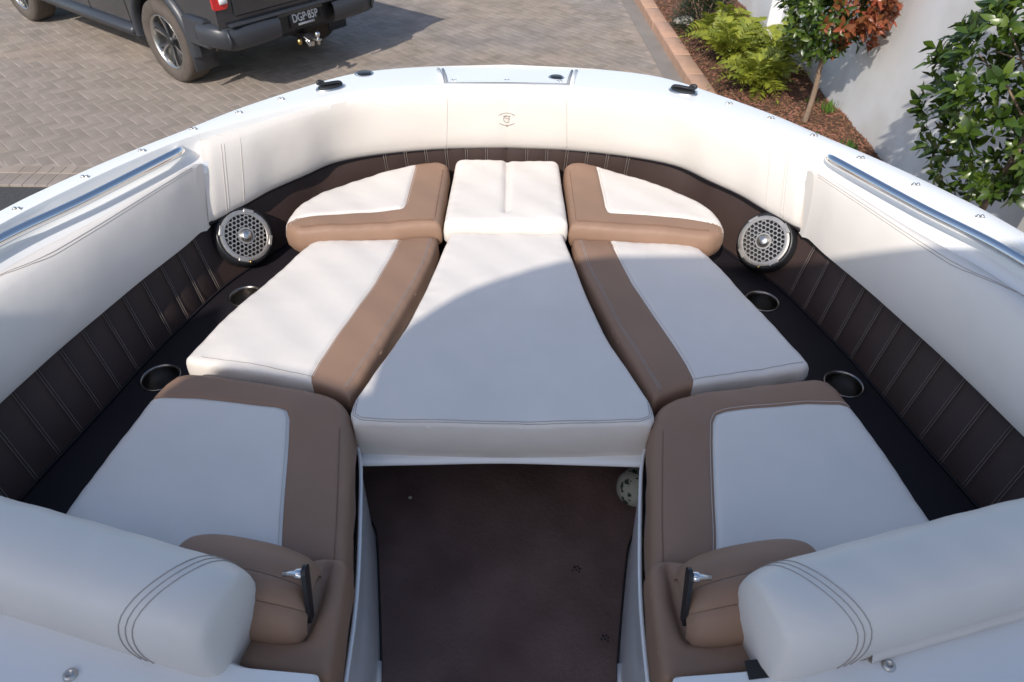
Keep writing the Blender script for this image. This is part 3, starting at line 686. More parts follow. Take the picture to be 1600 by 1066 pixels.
creamR = upx([(1113, 690), (1113, 664), (1118, 651), (1132, 646), (1190, 639), (1260, 632), (1310, 631), (1345, 640), (1500, 700), (1600, 900), (1120, 960), (1118, 840)], 1.476)
seamR = upx([(1119, 900), (1118, 840), (1115, 760), (1113, 690), (1113, 664), (1118, 651), (1132, 646), (1190, 639), (1260, 632), (1310, 631), (1332, 633), (1352, 650)], 1.476)
for s in (1, -1):
    cushion('bow_cushion', smo(bowline, s), 1.503, .085, .024, [('cream_panel', smo(creamB, s), CREAM), ('tan_border', None, TAN)], [smo(seamB, s)],
            stitch=[(smo(big([(.215, 1.778), (.26, 1.776), (.42, 1.752), (.60, 1.728)]), s), (0, .005)), (smo(big([(.212, 1.79), (.212, 2.10)]), s), (0,))], thread=TTHREAD,
            label=('curved corner bow cushion of cream edged with an L of tan, ' + near_w[s]), cat='cushion', group='curved bow corner cushions')
    sl_ = sideline.copy()
    if s < 0: sl_[:, 0] += .026*np.clip((sl_[:, 0]-.45)/.22, 0, 1)*np.clip((1.82-sl_[:, 1])/.35, 0, 1)      # the port one is a little wider
    cushion('side_cushion', smo(sl_, s), 1.462, .080, .018, [('tan_panel', smo(tanS, s), TAN), ('cream_panel', None, CREAM)], [smo(seamS, s)],
            stitch=[(smo(big([(.222, 1.74), (.236, 1.60), (.292, 1.344), (.36, 1.11)]), s), (0, .005)), (smo(big([(.44, 1.142), (.60, 1.178), (.72, 1.204)]), s), (0,))], thread=GTHREAD,
            label=('long cream side cushion with a tan inner band beside the filler, ' + near_w[s]), cat='cushion', group='long side cushions')
    cushion('rear_seat_cushion', smo(rearline, s), 1.474, .090, .028, [('cream_insert', smo(creamR, s), CREAM), ('tan_border', None, TAN)], [smo(seamR, s)], stitch=[(smo(big([(.292, .66), (.305, .75), (.327, .88), (.343, .97)]), s), (0,))], thread=TTHREAD, crown=.012,
            label=('square rear seat cushion, tan border round a cream insert, ' + near_w[s]), cat='cushion', group='square rear seat cushions')
fil = big(np.vstack([crom([(-.165, 1.752), (-.178, 1.66), (-.236, 1.343), (-.300, 1.14), (-.326, 1.06), (-.330, 1.015)], 50), crom([(-.318, .990), (-.15, .984), (0, .982), (.15, .985), (.323, .993)], 30), crom([(.335, 1.015), (.331, 1.06), (.303, 1.14), (.241, 1.343), (.186, 1.66), (.173, 1.752)], 50)]))
fc, fz = cushion('filler_cushion', fil, 1.477, .124, .014, [('cream_cover', None, CREAM)], [], crown=.006, stitch=[(big([(-.32, 1.06), (-.318, 1.012), (-.300, 1.000), (-.15, .994), (0, .992), (.15, .995), (.30, 1.003), (.322, 1.015), (.325, 1.06)]), (0, -.005))], thread=GTHREAD,
        label='wedge shaped cream filler cushion bridging the walkway between the side cushions', cat='cushion')
hd = big(round_poly([(-.183, 1.757, .012), (.187, 1.757, .012), (.178, 2.165, .03), (-.173, 2.165, .03)], .02, 6))
cushion('centre_bow_cushion', hd, 1.513, .09, .020, [('cream_cover', None, CREAM)], [], groove=[[(.002, 1.95), (.002, 2.32)]], crown=.008,
        label='small cream centre cushion with a lengthwise groove at the tip of the bow', cat='cushion')

# ------------------------------------------------------------------ aft seat backs, arm rests, console tops
def seatback(s):
    root = empty('seat_back', (0, 0, 0), 0, boat)
    # cream rounded roll, running outboard and slightly forward
    a, b = np.array([.418, .523]), np.array([1.20, .735]); ax = (b-a)/np.linalg.norm(b-a); nx = np.array([-ax[1], ax[0]]); L = np.linalg.norm(b-a)
    sec = crom([(-.066, -.095), (-.076, -.03), (-.074, .02), (-.060, .055), (-.028, .075), (.018, .077), (.056, .062), (.078, .028), (.084, -.015), (.082, -.05), (.074, -.095)], 30); rows = []; zc = 1.602
    sec = np.vstack([sec, [(.035, -.10), (0, -.10), (-.035, -.10)]])
    def rp(q, u, v, k=1.0, kv=1.0):
        p = a+ax*q+nx*u*k; return (s*p[0], p[1], zc+.010*math.sin(q*4)+.0015*math.sin(q*60+u*40)+(v*kv if v > 0 else v))
    for f in (.01, .2, .5, .75, .92): rows.append([rp(-.010*(1-f*f), u*f*.74, v*f*.76, 1, 1) for u, v in sec])
    for q in list(np.linspace(0, .06, 12))+list(np.linspace(.075, L, 34)):
        e = min(q/.06, 1); k = .76+.24*math.sqrt(max(0, 1-(1-e)**2)); rows.append([rp(q, u, v, k, k) for u, v in sec])
    mb = MB().grid(rows, True)
    bo = mb.build('back_bolster', CREAM, root); bo['label'] = 'cream rounded seat back roll with triple stitched end'
    mb = MB()
    for q in (.040, .052, .064):
        pts = []
        for u, v in sec[:30]:
            qq = q+.50*(.078-u)-.25*max(0, .03-v)*(u < 0)*0; e = min(qq/.06, 1); k = .76+.24*math.sqrt(max(0, 1-(1-e)**2)); pts.append(rp(qq, u*1.006, v*1.006, k, k))
        mb.tube(pts, .0010, 5)
    mb.build('bolster_stitching', GTHREAD, bo)
    # tan lower part of the seat back beside the walkway
    base = [(.280, .690), (.32, .698), (.36, .690), (.42, .66), (.50, .60), (.50, .51), (.42, .495), (.30, .480), (.272, .478), (.274, .58)]
    cushion('back_base', smo(round_poly(base, .018, 5), s), 1.508, .12, .016, [('base_cover', None, TAN)], [], crown=.004, parent=root, groove=[smo([(.315, .69), (.318, .60), (.325, .545), (.37, .552)], s)])
    # folded arm rest: padded dome in three sewn lengths
    ar = empty('arm_rest', (0, 0, 0), 0, root); cx, cy = .452, .628
    def dome(u0, u1, name):
        rows = []
        for th in np.linspace(u0, u1, 11):
            row = []
            for k in range(29):
                x = -1+2*k/28; e = (1-abs(x)**2.6)**(1/2.4) if abs(x) < 1 else 0
                f = (th-u0)/(u1-u0); pf = .004*max(0, math.sin(math.pi*f))**.5-.003
                yy = (.088+pf)*math.cos(th)*(.62+.38*e); zz = (.098+pf)*math.sin(th)*(.42+.58*e)
                row.append((s*(cx+.130*x), cy+yy+.20*(.130*x), 1.500+zz))
            rows.append(row)
        MB().grid(rows).build(name, TAN, ar)
    dome(-.1, 1.62, 'arm_rest_pad'); dome(1.63, 2.15, 'arm_rest_fold'); dome(2.16, 3.1, 'arm_rest_fold')
    br = MB(); pl = []
    for k in range(13): t = math.pi*k/12; pl.append((.013*math.cos(t), .055+.013*math.sin(t)))
    pl += [(-.010, -.045), (.010, -.045)]
    M = Matrix.Translation((s*.318, .588, 1.555)) @ Matrix.Rotation(R(-20), 4, 'X')
    br.add([M @ Vector((s*dx, y_, z_)) for dx in (0, .007) for y_, z_ in pl], [tuple(range(15)), tuple(range(29, 14, -1))]+[(k, (k+1) % 15, 15+(k+1) % 15, 15+k) for k in range(15)])
    flat_smooth(br.build('hinge_plate', BLACK, ar))
    MB().lathe([(.0, -.004), (.009, -.004), (.009, .008), (.0055, .012), (.0055, .03)], 16, True, M=Matrix.Translation((s*.327, .603, 1.607)) @ Matrix.Rotation(s*math.pi/2, 4, 'Y')).build('hinge_bolt', CHROME, ar)
    # moulded console top behind
    pl = round_poly([(.280, .470), (.40, .480), (.52, .52), (.66, .56), (1.12, .68), (1.36, .74), (1.385, .2), (1.385, -.6), (.280, -.6)], .01)
    MB().prism([(s*x, y) for x, y in pl], 1.40, 1.540, .006).build('console_top', GEL, boat, False)
    x, y, _ = U(110, 1055, 1.541) if s < 0 else U(1388, 1040, 1.541)
    MB().lathe([(.011, 0), (.0105, .004), (.007, .007), (.005, .0065), (.0045, .002), (0, .002)], 20).build('snap_socket', SATIN, boat, loc=(x, y, 1.540))
    if s > 0:   # lower cream strip and dark sheet as painted gap shade under the starboard roll
        MB().grid([[(x, y+dy, z) for x, y in crom([(.60, .505), (.75, .545), (.97, .603), (1.18, .66)], 20)] for dy, z in ((.03, 1.5415), (-.012, 1.5435), (-.018, 1.552), (-.012, 1.562), (.03, 1.564))]).build('back_strip', CREAM, root)
        MB().grid([[(x, y+dy, z) for x, y in crom([(.40, .474), (.46, .482), (.54, .496), (.60, .508)], 16)] for dy, z in ((-.010, 1.5412), (.02, 1.5422))]).build('gap_shade_strip', RUBBER, root)
sides(seatback)

# helm consoles with dark dash pads and the windscreen aft of the lounge
def helm(s):
    pr = [(-.30, 1.53), (-.36, 1.80), (-.50, 1.90), (-.85, 1.92), (-1.05, 1.72), (-1.05, 1.10), (-.30, 1.10)]
    rows = [[(s*x, y, z) for y, z in pr] for x in (.30, .32, 1.33, 1.35)]
    hc = flat_smooth(MB().grid(rows, True, True).build('helm_console', GEL, boat), 30)
    MB().grid([[(s*x, y, z) for y, z in ((-.42, 1.862), (-.50, 1.906), (-.85, 1.926), (-1.03, 1.75))] for x in (.36, 1.30)]).build('dash_pad', SHELF, hc)
    fr = MB().tube([(s*x, y, z) for x, y, z in ((.33, -.52, 1.91), (.33, -.80, 2.26), (.85, -.84, 2.27), (1.33, -1.10, 2.22), (1.38, -1.5, 1.80))], .014, 8).build('windscreen_frame', BLACK, boat)
sides(helm)

# added, unseen canvas awning, outlined so its shadow covers the lounge's after half
zt = 3.8; ed = []
for x, y, z in ((1700, 388, 1.74), (1600, 392, 1.70), (1450, 396, 1.66), (1290, 399, 1.59), (1110, 403, 1.47), (950, 404, 1.47), (890, 409, 1.48), (835, 422, 1.48), (785, 438, 1.48), (740, 454, 1.48), (703, 471, 1.48), (665, 495, 1.48), (643, 512, 1.48), (621, 536, 1.48), (613, 560, 1.48), (603, 592, 1.48), (590, 626, 1.48), (545, 615, 1.47), (480, 592, 1.465), (400, 578, 1.465), (350, 575, 1.465), (318, 582, 1.465), (290, 600, 1.465), (263, 634, 1.46)):
    p = U(x, y, z); ed.append(p[:2]-SUNL[:2]*((zt-z)/-SUNL[2]))
ed = np.array(ed)
pp = U(70, 452, 1.70); pp = pp[:2]-SUNL[:2]*((zt-1.70)/-SUNL[2])
out = np.vstack([[(1.9, float(ed[0][1])-.05)], ed, [(float(ed[-1][0])-.06, float(ed[-1][1])+.05), pp, (pp[0]-.28, pp[1]-.25), (-2.40, -1.4), (-2.40, -2.7), (1.9, -2.7)]])
awn = empty('added_shade_awning', (0, -2.4, 0)); tag(awn, 'added unseen cream canvas awning on steel posts, shaped to shade the bow lounge', 'awning')
MB().prism([(x, y+2.4) for x, y in out], zt-.012, zt+.012, 0).build('canvas', CANVAS, awn, False)
MB().tube([(x, y+2.4, zt-.03) for x, y in np.vstack([out, out[:1]])], .018, 8).build('edge_tube', SATIN, awn)
MB().tube([(-2.4, 0, zt-.08), (1.9, 0, zt-.08)], .04, 10).build('cross_beam', SATIN, awn)
for x in (-2.3, 1.8): MB().tube([(x, 0, -.02), (x, 0, zt-.05)], .05, 12).build('post', SATIN, awn)

# ------------------------------------------------------------------ boat trailer under the hull
tr = empty('boat_trailer', (0, 0, 0)); tag(tr, 'galvanised tandem boat trailer under the white hull', 'trailer')
for s in (-1, 1):
    mb = MB(); mb.box((s*.75, -1.0, .62), (.05, 2.0, .06), .01); mb.build('bunk_rail', SATIN, tr)
    mb = MB(); mb.box((s*.62, -1.0, .72), (.06, 1.9, .06), .02); mb.build('bunk', BLACK, tr)
    for y in (-1.9, -1.1):
        mb = MB(); M = Matrix.Translation((s*1.0, y, .33)) @ Matrix.Rotation(math.pi/2, 4, 'Y'); mb.lathe([(.19, -.1), (.31, -.1), (.33, -.07), (.33, .07), (.31, .1), (.19, .1)], 32, M=M); wv = mb.build('trailer_wheel', TYRE, tr)
        MB().lathe([(.19, -.08), (.1, -.03), (.0, -.03)], 24, M=M).build('wheel_rim', SATIN, wv); MB().lathe([(.19, .08), (.1, .03), (.0, .03)], 24, M=M).build('wheel_rim', SATIN, wv)
mb = MB()
for y in (-2.6, -1.5, -.2, .8): mb.box((0, y, .42), (.80, .04, .04), .01)
for s in (-1, 1):
    for y in (-2.6, -1.5, -.2, .8): mb.box((s*.75, y, .51), (.035, .035, .06))
mb.box((0, 1.2, .42), (.05, 1.3, .05), .01); mb.box((0, -1.5, .33), (1.0, .04, .04)); mb.box((0, 2.2, .2), (.03, .03, .2)); mb.build('trailer_frame', SATIN, tr)

# item stowed under the filler
bx = U(990, 745, 1.20)
mb = MB(); mb.lathe([(.0, .0), (.04, .004), (.058, .025), (.058, .05), (.045, .075), (.0, .085)], 24)
sb = mb.build('stowed_bag', BAG, None, loc=(.385, 1.20, ZF+.01)); tag(sb, 'small pale bag with dark green print stowed under the filler cushion', 'bag')
mb = MB().lathe([(.004, 0), (.006, .003), (.002, .006), (0, .006)], 7); p = U(641, 778, ZF+.01); gl = mb.build('dry_leaf_crumb', STONE, None, loc=(p[0], p[1], ZF+.009)); tag(gl, 'tiny pale crumb lying on the dark carpet', 'crumb')

# ------------------------------------------------------------------ pickup truck
TH = R(52.6)
car = empty('pickup_truck', (-2.87, 7.84, 0), TH); tag(car, 'charcoal grey dual cab pickup with tow ball parked on the pavers', 'pickup')
def arc_pts(cy, cz, r, a0, a1, n=14): return [(cy+r*math.cos(a), cz+r*math.sin(a)) for a in np.linspace(a0, a1, n)]
def side_extrude(prof, wfun, name, m, par=car, nx=(-1, -.985, -.95, .95, .985, 1), inset=.02):
    """extrude a closed (y, z) outline across the width, easing the outermost slices in"""
    rows = []; c = np.array(prof).mean(0)
    for f in nx:
        k = inset*max(0, (abs(f)-.95)/.05)**1.5
        rows.append([(f*wfun(z), y-(k if y > c[0] else -k)*.6, z-(k if z > c[1] else -k)*.5) for y, z in prof])
    mb = MB().grid(rows, True, True); o = mb.build(name, m, par); flat_smooth(o, 35); return o
wz = lambda z: .925-.06*max(0, (z-.95))**1.3-.05*max(0, .6-z)
WR = .395; RA = .475
lower = [(-1.02, .66), (-1.04, 1.0), (-1.03, 1.33), (.55, 1.33), (1.45, 1.30)]
lower += [(3.0, 1.26), (3.9, 1.16), (4.12, 1.05), (4.15, .75), (4.05, .48)]
lower += [(3.27+RA, .42)]+arc_pts(3.27, .42, RA, 0, math.pi)[1:]+[(3.27-RA, .36), (2.6, .34), (.6, .36), (RA, .42)]+arc_pts(0, .42, RA, 0, math.pi)[1:]+[(-RA-.05, .55), (-.75, .60)]
side_extrude(lower, wz, 'body', PAINT)
cab = [(.62, 1.31), (.55, 1.34), (.72, 1.76), (.95, 1.84), (1.9, 1.84), (2.15, 1.78), (2.95, 1.27), (2.9, 1.25)]
side_extrude(cab, lambda z: .86-.30*max(0, z-1.3), 'cab', PAINT, inset=.04)
for s in (-1, 1):
    for poly in ([(.80, 1.38), (.90, 1.72), (1.38, 1.74), (1.40, 1.37)], [(1.50, 1.37), (1.48, 1.74), (1.95, 1.73), (2.55, 1.36)]):
        v = [(s*(.866-.30*max(0, z-1.3)), y, z) for y, z in poly]; new('side_window', v, [(0, 1, 2, 3)], GLASS, car, False)
    for yd in (.62, 1.44, 2.52): 
        mb = MB(); mb.tube([(s*(wz(z)+.0005), yd+(0 if z > .5 else 0), z) for z in np.linspace(.46, 1.26, 10)], .004, 5); mb.build('door_seam', BLACK, car)
    for yd in (.74, 1.62): mb = MB(); mb.box((s*.93, yd, 1.12), (.018, .10, .018), .008); mb.build('door_handle', PLAST, car)
    mb = MB(); mb.box((s*1.0, 2.42, 1.32), (.10, .05, .08), .03); mb.build('wing_mirror', PLAST, car)
    # side step
    mb = MB(); mb.grid([[(s*(.82+.17*x), y, .335+dz) for y, dz in ((.56, .0), (.60, 0), (2.70, 0), (2.74, 0))] for x, dz in ((0, 0),)]); 
    mb = MB(); mb.box((s*.90, 1.64, .40), (.085, 1.10, .055), .035); flat_smooth(mb.build('side_step', PLAST, car), 50)
    # wheel arch flares
    for cy in (0, 3.27):
        rows = []
        for a in np.linspace(-.12, math.pi+.12, 26):
            ca, sa = math.cos(a), math.sin(a)
            rows.append([(s*xx, cy+rr*ca, .42+rr*sa) for xx, rr in ((.89, .455), (.955, .458), (.972, .472), (.970, .505), (.945, .535), (.90, .548))])
        MB().grid(rows).build('wheel_arch', PLAST, car)
    # wheels
    for cy in (0, 3.27):
        wt = empty('wheel', (s*.815, cy, WR-.004), 0, car); MX = Matrix.Rotation(s*math.pi/2, 4, 'Y')
        MB().lathe([(.255, -.12), (.30, -.13), (.36, -.135), (.385, -.115), (.395, -.08), (.395, .08), (.385, .115), (.36, .135), (.30, .132), (.262, .122), (.252, .11)], 64, M=MX).build('tyre', TYRE, wt)
        rim = MB(); rim.lathe([(.252, .11), (.258, .118), (.248, .12), (.238, .10), (.232, .02), (.228, -.08)], 56, M=MX); rim.build('rim', SATIN, wt)
        MB().lathe([(.235, -.02), (.10, .0), (.0, .0)], 32, M=MX).build('brake_disc', BLACK, wt)
        for k in range(6):
            a = 2*math.pi*k/6
            for dd in (-.17, .17):
                sp_ = MB(); pts = [(.05, 0), (.11, dd*.25), (.17, dd*.55), (.237, dd*.95)]
                rows = []
                for r_, da in pts:
                    tt = a+da; wd = .011+.006*(r_/.24); c = np.array([r_*math.cos(tt), r_*math.sin(tt)]); nn = np.array([-math.sin(tt), math.cos(tt)])
                    z0 = .095-.03*(1-r_/.24)
                    rows.append([MX @ Vector((*(c+nn*wd), z0-.03)), MX @ Vector((*(c+nn*wd*.8), z0)), MX @ Vector((*(c-nn*wd*.8), z0)), MX @ Vector((*(c-nn*wd), z0-.03))])
                sp_.grid(rows, True, True); flat_smooth(sp_.build('spoke', mat('machined_alloy', (.62, .62, .62), .22, metal=1.0) if dd > 0 else PLAST, wt), 30)
        MB().lathe([(.052, .06), (.05, .082), (.03, .088), (0, .088)], 24, M=MX).build('hub_cap', BLACK, wt)
    # mud flap
    mb = MB(); mb.box((s*.84, -.49, .35), (.13, .012, .14), .01); o = mb.build('mud_flap', PLAST, car); o.rotation_euler = (R(0), 0, 0)
    # tail light
    pl = round_poly([(0, .86, .02), (.145, .86, .05), (.155, 1.28, .03), (0, 1.28, .03)], .03, 4)
    rows = []
    tl = MB(); tl.grid([[(s*(.942-x), -1.025+.35*max(0, .05-x)-off, z) for x, z in pl] for off in (0, .022)], True, True); t_ = tl.build('tail_light', RED, car); flat_smooth(t_)
    mb = MB(); mb.box((s*.845, -1.052, .925), (.040, .006, .022), .004); mb.build('reverse_lens', LENSW, t_)
# tailgate
mb = MB(); mb.box((0, -1.035, 1.05), (.755, .018, .275), .012); tg = flat_smooth(mb.build('tailgate', PAINT, car)); mb = MB(); mb.box((0, -1.057, 1.17), (.12, .008, .03), .006); mb.build('tailgate_handle', PLAST, tg)
mb = MB(); mb.box((0, .1, 1.335), (.90, 1.2, .015), .01); mb.build('tray_cover', RUBBER, car)
# rear bumper: outer steps with a dropped middle that carries the plate
def bump(poly, y0, y1, name, m, bev=.02):
    rows = [[(x, y, z) for x, z in poly] for y in (y0+bev*.0,)]; c = np.array(poly).mean(0)
    sh_ = lambda k: [(c[0]+(x-c[0])*k, c[1]+(z-c[1])*k) for x, z in poly]
    mb = MB().grid([[(x, y1, z) for x, z in poly], [(x, y0+bev, z) for x, z in poly], [(x, y0, z) for x, z in sh_(.965)]], True, True); return flat_smooth(mb.build(name, m, car), 50)
for s in (-1, 1):
    rows = []
    prof = [(.0, .50), (-.035, .53), (-.045, .60), (-.04, .66), (-.01, .695), (.10, .70)]      # dy, z
    for x, yb in ((.33, -1.06), (.50, -1.07), (.70, -1.065), (.86, -1.035), (.935, -.955), (.958, -.85), (.962, -.74)):
        d = np.array([0, 1.0]) if x < .84 else np.array([-.7, .7]) if x < .945 else np.array([-1.0, 0])
        zz = 0 if x < .9 else .02
        rows.append([(s*(x-d[0]*-dy if x < .84 else x+dy*-1*d[0]*1.0*-1), yb+dy*d[1], z+zz) for dy, z in prof])
    flat_smooth(MB().grid(rows).build('bumper_corner', PLAST, car), 60)
    mb = MB(); mb.tube([(s*.875, -1.05, .52), (s*.885, -1.085, .60), (s*.875, -1.045, .69)], .014, 8); mb.build('bumper_rib', PLAST, car)
    mb = MB(); mb.box((s*.985, -.78, .62), (.010, .075, .045), .004); mb.build('bumper_slot', BLACK, car)
    mb = MB(); mb.box((s*.94, -.66, .62), (.035, .17, .13), .02); flat_smooth(mb.build('quarter_trim', PLAST, car))
mb = MB(); mb.box((0, -.95, .60), (.345, .06, .11), .02); flat_smooth(mb.build('bumper_centre', BLACK, car))
mb = MB(); mb.box((0, -.90, .56), (.80, .08, .10), .03); flat_smooth(mb.build('bumper_beam', BLACK, car))
mb = MB(); mb.box((0, -1.01, .712), (.84, .075, .012), .008); flat_smooth(mb.build('bumper_step', PLAST, car))
# licence plate (white on black)
pl_ = MB(); pl_.box((0, 0, 0), (.186, .006, .067), .004); plate = pl_.build('licence_plate', BLACK, car, loc=(.02, -1.022, .605)); plate.rotation_euler = (R(-8), 0, 0)
def text(body, size, loc, par, m, name):
    cu = bpy.data.curves.new(name, 'FONT'); cu.body = body; cu.size = size; cu.align_x = 'CENTER'; cu.align_y = 'CENTER'; cu.extrude = .001; cu.offset = .0012
    t = bpy.data.objects.new(name, cu); COL.objects.link(t); bpy.context.view_layer.update()
    me = bpy.data.meshes.new_from_object(t); bpy.data.objects.remove(t); me.materials.clear(); me.materials.append(m)
    o = bpy.data.objects.new(name, me); COL.objects.link(o); o.parent = par; o.location = loc; o.rotation_euler = (math.pi/2, 0, 0); return o
o = text('DGP·85P', .098, (0, -.0085, .012), plate, WHITE, 'plate_lettering'); o.scale = (.86, 1.05, 1)
mb = MB(); mb.box((0, -.0075, -.046), (.10, .001, .009)); mb.build('plate_strip', WHITE, plate)
# tow hitch
hit = empty('tow_hitch', (.02, -1.0, .42), 0, car)
mb = MB(); mb.box((0, .12, 0), (.035, .22, .032), .006); mb.box((0, .20, .06), (.45, .04, .035), .01); flat_smooth(mb.build('receiver', BLACK, hit))
mb = MB(); mb.box((0, -.13, .0), (.025, .07, .010), .003); mb.box((0, -.07, -.03), (.022, .012, .05), .003); mb.build('tongue', SATIN, hit)
MB().lathe([(.0, -.05), (.018, -.045), (.020, -.01), (.026, -.008), (.026, .006), (.014, .010), (.013, .025), (.024, .036), (.027, .052), (.022, .070), (.0, .078)], 24).build('tow_ball', CHROME, hit, loc=(.0, -.17, 0))
MB().lathe([(.0, -.02), (.022, -.02), (.022, .03), (.0, .03)], 16).build('trailer_plug', BRASS, hit, loc=(-.13, -.04, -.02))
MB().tube(crom([(-.06, 0, .02), (-.07, -.07, -.02), (-.05, -.09, -.07), (-.03, -.06, -.03), (-.05, 0, .01)], 24), .006, 8).build('shackle', CHROME, hit)
mb = MB(); mb.box((0, 1.6, .45), (.55, 2.0, .08), .02); mb.build('chassis', BLACK, car)
mb = MB(); M = Matrix.Translation((0, 0, .38)) @ Matrix.Rotation(math.pi/2, 4, 'Y'); mb.lathe([(.0, -.72), (.045, -.72), (.045, -.12), (.13, -.06), (.13, .06), (.045, .12), (.045, .72), (.0, .72)], 20, M=M); mb.build('rear_axle', BLACK, car)

# ------------------------------------------------------------------ plants
def leaf(mb, p, d, up, l, wd, fold=.25, droop=.25):
    d = d.normalized(); sx = d.cross(up)
    if sx.length < 1e-4: sx = d.cross(Vector((1, 0, 0)))
    sx.normalize(); nn = sx.cross(d)
    c1 = p+d*l*.45+nn*l*.06; tip = p+d*l-nn*l*droop*.5
    mb.add([p, c1-sx*wd+nn*wd*fold, c1, c1+sx*wd+nn*wd*fold, tip, p+d*l*.75-sx*wd*.7+nn*wd*fold*.6-nn*l*droop*.2, p+d*l*.75+sx*wd*.7+nn*wd*fold*.6-nn*l*droop*.2],
           [(0, 2, 1), (0, 3, 2), (1, 2, 4, 5), (2, 3, 6, 4)])
def rv(): 
    while True:
        v = Vector((rnd.uniform(-1, 1), rnd.uniform(-1, 1), rnd.uniform(-1, 1)))
        if .1 < v.length < 1: return v
def topiary(x, y, z0, zc, rx, rz, nclump, label, red=None, bend=(0, 0), tr=.022, ll=.085):
    t = empty('topiary_tree', (x, y, z0)); tag(t, label, 'tree', 'standard trees along the garden wall')
    h = zc-z0-rz*.75
    pts = crom([(0, 0, -.03), (bend[0]*.4+.01, bend[1]*.4, h*.35), (bend[0]*.8-.008, bend[1]*.8, h*.7), (bend[0], bend[1], h), (bend[0]+.02, bend[1], h+rz*.5), (bend[0], bend[1], h+rz*.9)], 26)
    mb = MB().tube(pts, [tr*(1.15-.55*i/25) for i in range(26)], 10)
    C = Vector((bend[0], bend[1], zc-z0)); lf = MB(); lr = MB()
    for i in range(14):
        v = rv().normalized(); v.z = abs(v.z)*.6+.05; a = Vector(pts[18+i % 6]); e = C+Vector((v.x*rx*.8, v.y*rx*.8, (v.z-.15)*rz*.9)); mid = a.lerp(e, .5)+Vector((0, 0, .03))
        mb.tube([a, mid, e], [.009, .006, .003], 6)
    mb.build('trunk', BARK, t)
    for i in range(nclump):
        v = rv(); r0 = v.length**.35; v.normalize(); lump = 1+.13*math.sin(5*v.x+3*v.z+x*7)+.10*math.sin(7*v.y-4*v.z+y)
        r0 = (.45+.55*r0)*lump; p = C+Vector((v.x*rx*r0, v.y*rx*r0, v.z*rz*r0))
        isred = red is not None and (v.dot(Vector(red).normalized()) > .30+rnd.gauss(0, .18))
        ax = (v*.8+Vector((0, 0, .55))+rv()*.45).normalized(); k = rnd.randint(4, 7); a0 = rnd.uniform(0, 6.3)
        q = ax.orthogonal().normalized(); q2 = ax.cross(q)
        for j in range(k):
            a = a0+2*math.pi*j/k+rnd.gauss(0, .2); sp_ = rnd.uniform(.45, 1.3); d = ax*math.cos(sp_)+(q*math.cos(a)+q2*math.sin(a))*math.sin(sp_); l = ll*rnd.uniform(.45, 1.25)
            leaf(lr if isred else lf, p+d*.006-ax*rnd.uniform(0, .03), d, ax, l, l*rnd.uniform(.17, .23))
    cr = lf.build('crown', LEAF, t, True); cr['kind'] = 'stuff'
    if lr.v: c2 = lr.build('copper_crown', LEAFR, t, True); c2['kind'] = 'stuff'; c2['label'] = 'young copper red leaves of the crown'
topiary(2.69, 6.02, .10, 1.28, .41, .55, 760, 'clipped standard tree with copper red new leaves on a thin pale trunk', red=(.75, -.62, .1))
topiary(2.72, 3.52, .08, 1.46, .48, .66, 760, 'clipped standard tree with all green glossy leaves and a crooked dark trunk', bend=(.05, -.03))
topiary(2.62, 9.30, .10, 1.50, .42, .5, 300, 'slim far standard tree behind the dark bush, twin stems at the pier')
def frond_mesh(l, seed):
    r = random.Random(seed); mb = MB(); pts = []
    for i in range(15):
        t = i/14; pts.append((0, l*t*(1-.12*t), l*(.75*t-.80*t*t)))
    mb.tube(pts, [.0035*(1-.8*i/14) for i in range(15)], 4, False)
    for i in range(2, 15):
        t = i/14; p = Vector(pts[i]); wl_ = l*.30*math.sin(math.pi*min(1, t*.85+.12))**.8
        for s in (-1, 1):
            d = Vector((s*1.0, .55+r.uniform(-.15, .15), r.uniform(-.1, .25))); leaf(mb, p, d, Vector((0, 0, 1)), wl_*r.uniform(.85, 1.1), wl_*.13, .2, .3)
    leaf(mb, Vector(pts[-1]), Vector((0, 1, -.4)), Vector((0, 0, 1)), l*.14, l*.025)
    me = bpy.data.meshes.new('frond'); me.from_pydata([tuple(v) for v in mb.v], [], mb.f); me.materials.append(FROND); me.polygons.foreach_set('use_smooth', [True]*len(me.polygons)); return me
FM = [frond_mesh(.42, 1), frond_mesh(.34, 2), frond_mesh(.27, 3)]
def fern(x, y, n, sc, label):
    root = empty('fern_shrub', (x, y, bedz(x, y))); tag(root, label, 'shrub', 'golden fern shrubs in the mulch')
    for i in range(n):
        o = bpy.data.objects.new('frond', FM[i % 3]); COL.objects.link(o); o.parent = root; k = sc*rnd.uniform(.8, 1.15); o.scale = (k, k, k)
        a = i*2.399+rnd.gauss(0, .2); tl = .15+1.0*(1-i/n)**1.2
        o.location = (rnd.gauss(0, .045)*sc, rnd.gauss(0, .045)*sc, rnd.uniform(0, .08)*sc); o.rotation_euler = (R(58)*(i/n)+rnd.gauss(0, .12), rnd.gauss(0, .15), a)
fern(2.36, 7.55, 46, 1.25, 'golden green ferny shrub overhanging the kerb, tallest of the row')
fern(2.45, 6.78, 44, 1.15, 'golden green ferny shrub nearest the thin trunk of the copper leaved tree')
fern(2.74, 7.35, 42, 1.25, 'golden green ferny shrub against the base of the white pier')
fern(2.42, 8.2, 36, 1.1, 'golden green ferny shrub beside the dark bush')
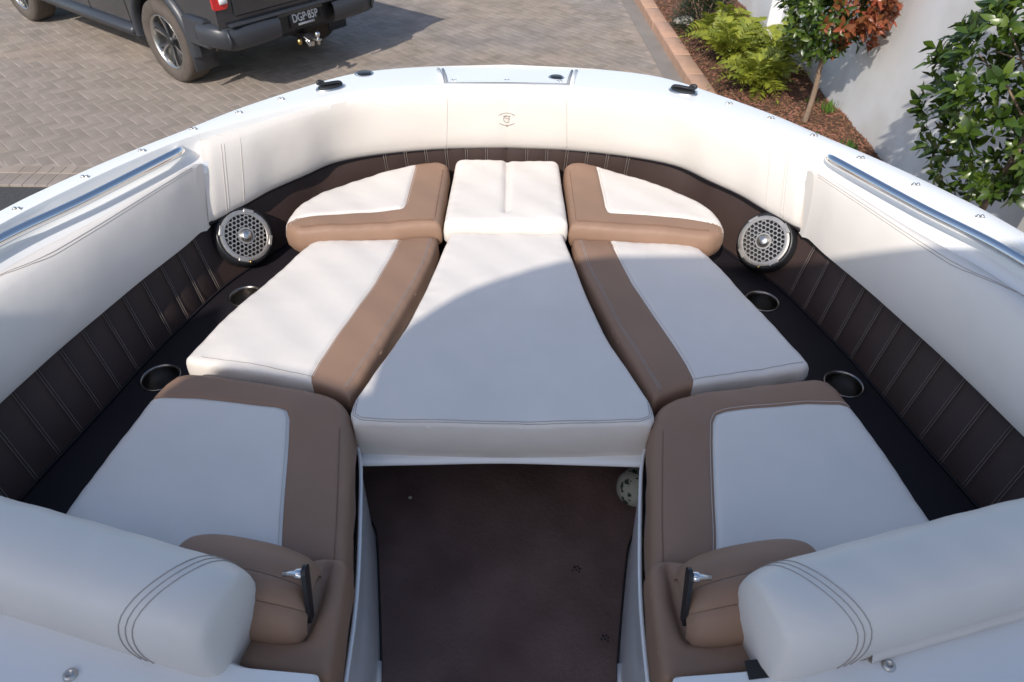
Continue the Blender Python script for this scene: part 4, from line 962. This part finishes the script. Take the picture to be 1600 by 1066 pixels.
def tuft(x, y, n, h, label, m=FROND, wd=.006):
    mb = MB()
    for i in range(n):
        a = rnd.uniform(0, 6.3); p = Vector((rnd.gauss(0, .03), rnd.gauss(0, .03), -.005)); leaf(mb, p, Vector((math.cos(a)*.5, math.sin(a)*.5, 1)), Vector((math.cos(a), math.sin(a), .1)), h*rnd.uniform(.6, 1.1), wd*rnd.uniform(.8, 1.6), .2, .5)
    o = mb.build('weed_tuft', m, None, True, loc=(x, y, bedz(x, y))); tag(o, label, 'weed', 'weeds in the mulch')
tuft(2.99, 6.28, 40, .13, 'bright green weed tuft at the foot of the wall', mat('weed_leaf', (.10, .19, .03), .5, island=.3, trans=.25))
tuft(2.86, 6.42, 16, .08, 'tiny light green weed between the trunk and the wall', MATS['weed_leaf'])
tuft(2.78, 5.25, 46, .16, 'dark green leafy weed in the mulch by the wall shadow', mat('weed_dark', (.05, .11, .02), .5, island=.3, trans=.2), .011)
tuft(2.62, 5.55, 22, .08, 'low sprouting weed in the mulch beside the hull', MATS['weed_leaf'], .009)
root = empty('dark_bush', (2.34, 8.85, .08)); tag(root, 'dense dark fine leaved bush beside the kerb', 'bush')
mb = MB()
for i in range(2800):
    v = rv().normalized(); v.z = abs(v.z); p = Vector((v.x*.34, v.y*.42, v.z*.55))*rnd.uniform(.55, 1.05); d = (v+rv()*.6).normalized(); leaf(mb, p, d, Vector((0, 0, 1)), rnd.uniform(.04, .08), .008)
c = mb.build('foliage', DARKLF, root); c['kind'] = 'stuff'
mb = MB()
for i in range(8): a = i*.8; mb.tube([(0, 0, -.02), (.1*math.cos(a), .1*math.sin(a), .15), (.22*math.cos(a), .25*math.sin(a), .36)], [.01, .007, .003], 6)
mb.build('stem', BARK, root)
bm = bmesh.new(); bmesh.ops.create_icosphere(bm, subdivisions=3, radius=.09)
for v in bm.verts: v.co = Vector((v.co.x*1.3, v.co.y, v.co.z*.6))*(1+.12*math.sin(v.co.x*40)+.1*math.sin(v.co.y*55+1))
me = bpy.data.meshes.new('garden_stone'); bm.to_mesh(me); bm.free(); me.materials.append(STONE)
for (x, y, k, lab) in ((2.14, 8.95, 1.0, 'pale rounded stone lying in the mulch by the dark bush'), (2.83, 7.62, .7, 'pale stone half hidden among the golden ferns')):
    o = bpy.data.objects.new('garden_stone', me); COL.objects.link(o); o.location = (x, y, bedz(x, y)+.03*k + (.25 if k < 1 else 0)*0); o.scale = (k, k, k); tag(o, lab, 'stone', 'stones in the garden bed')
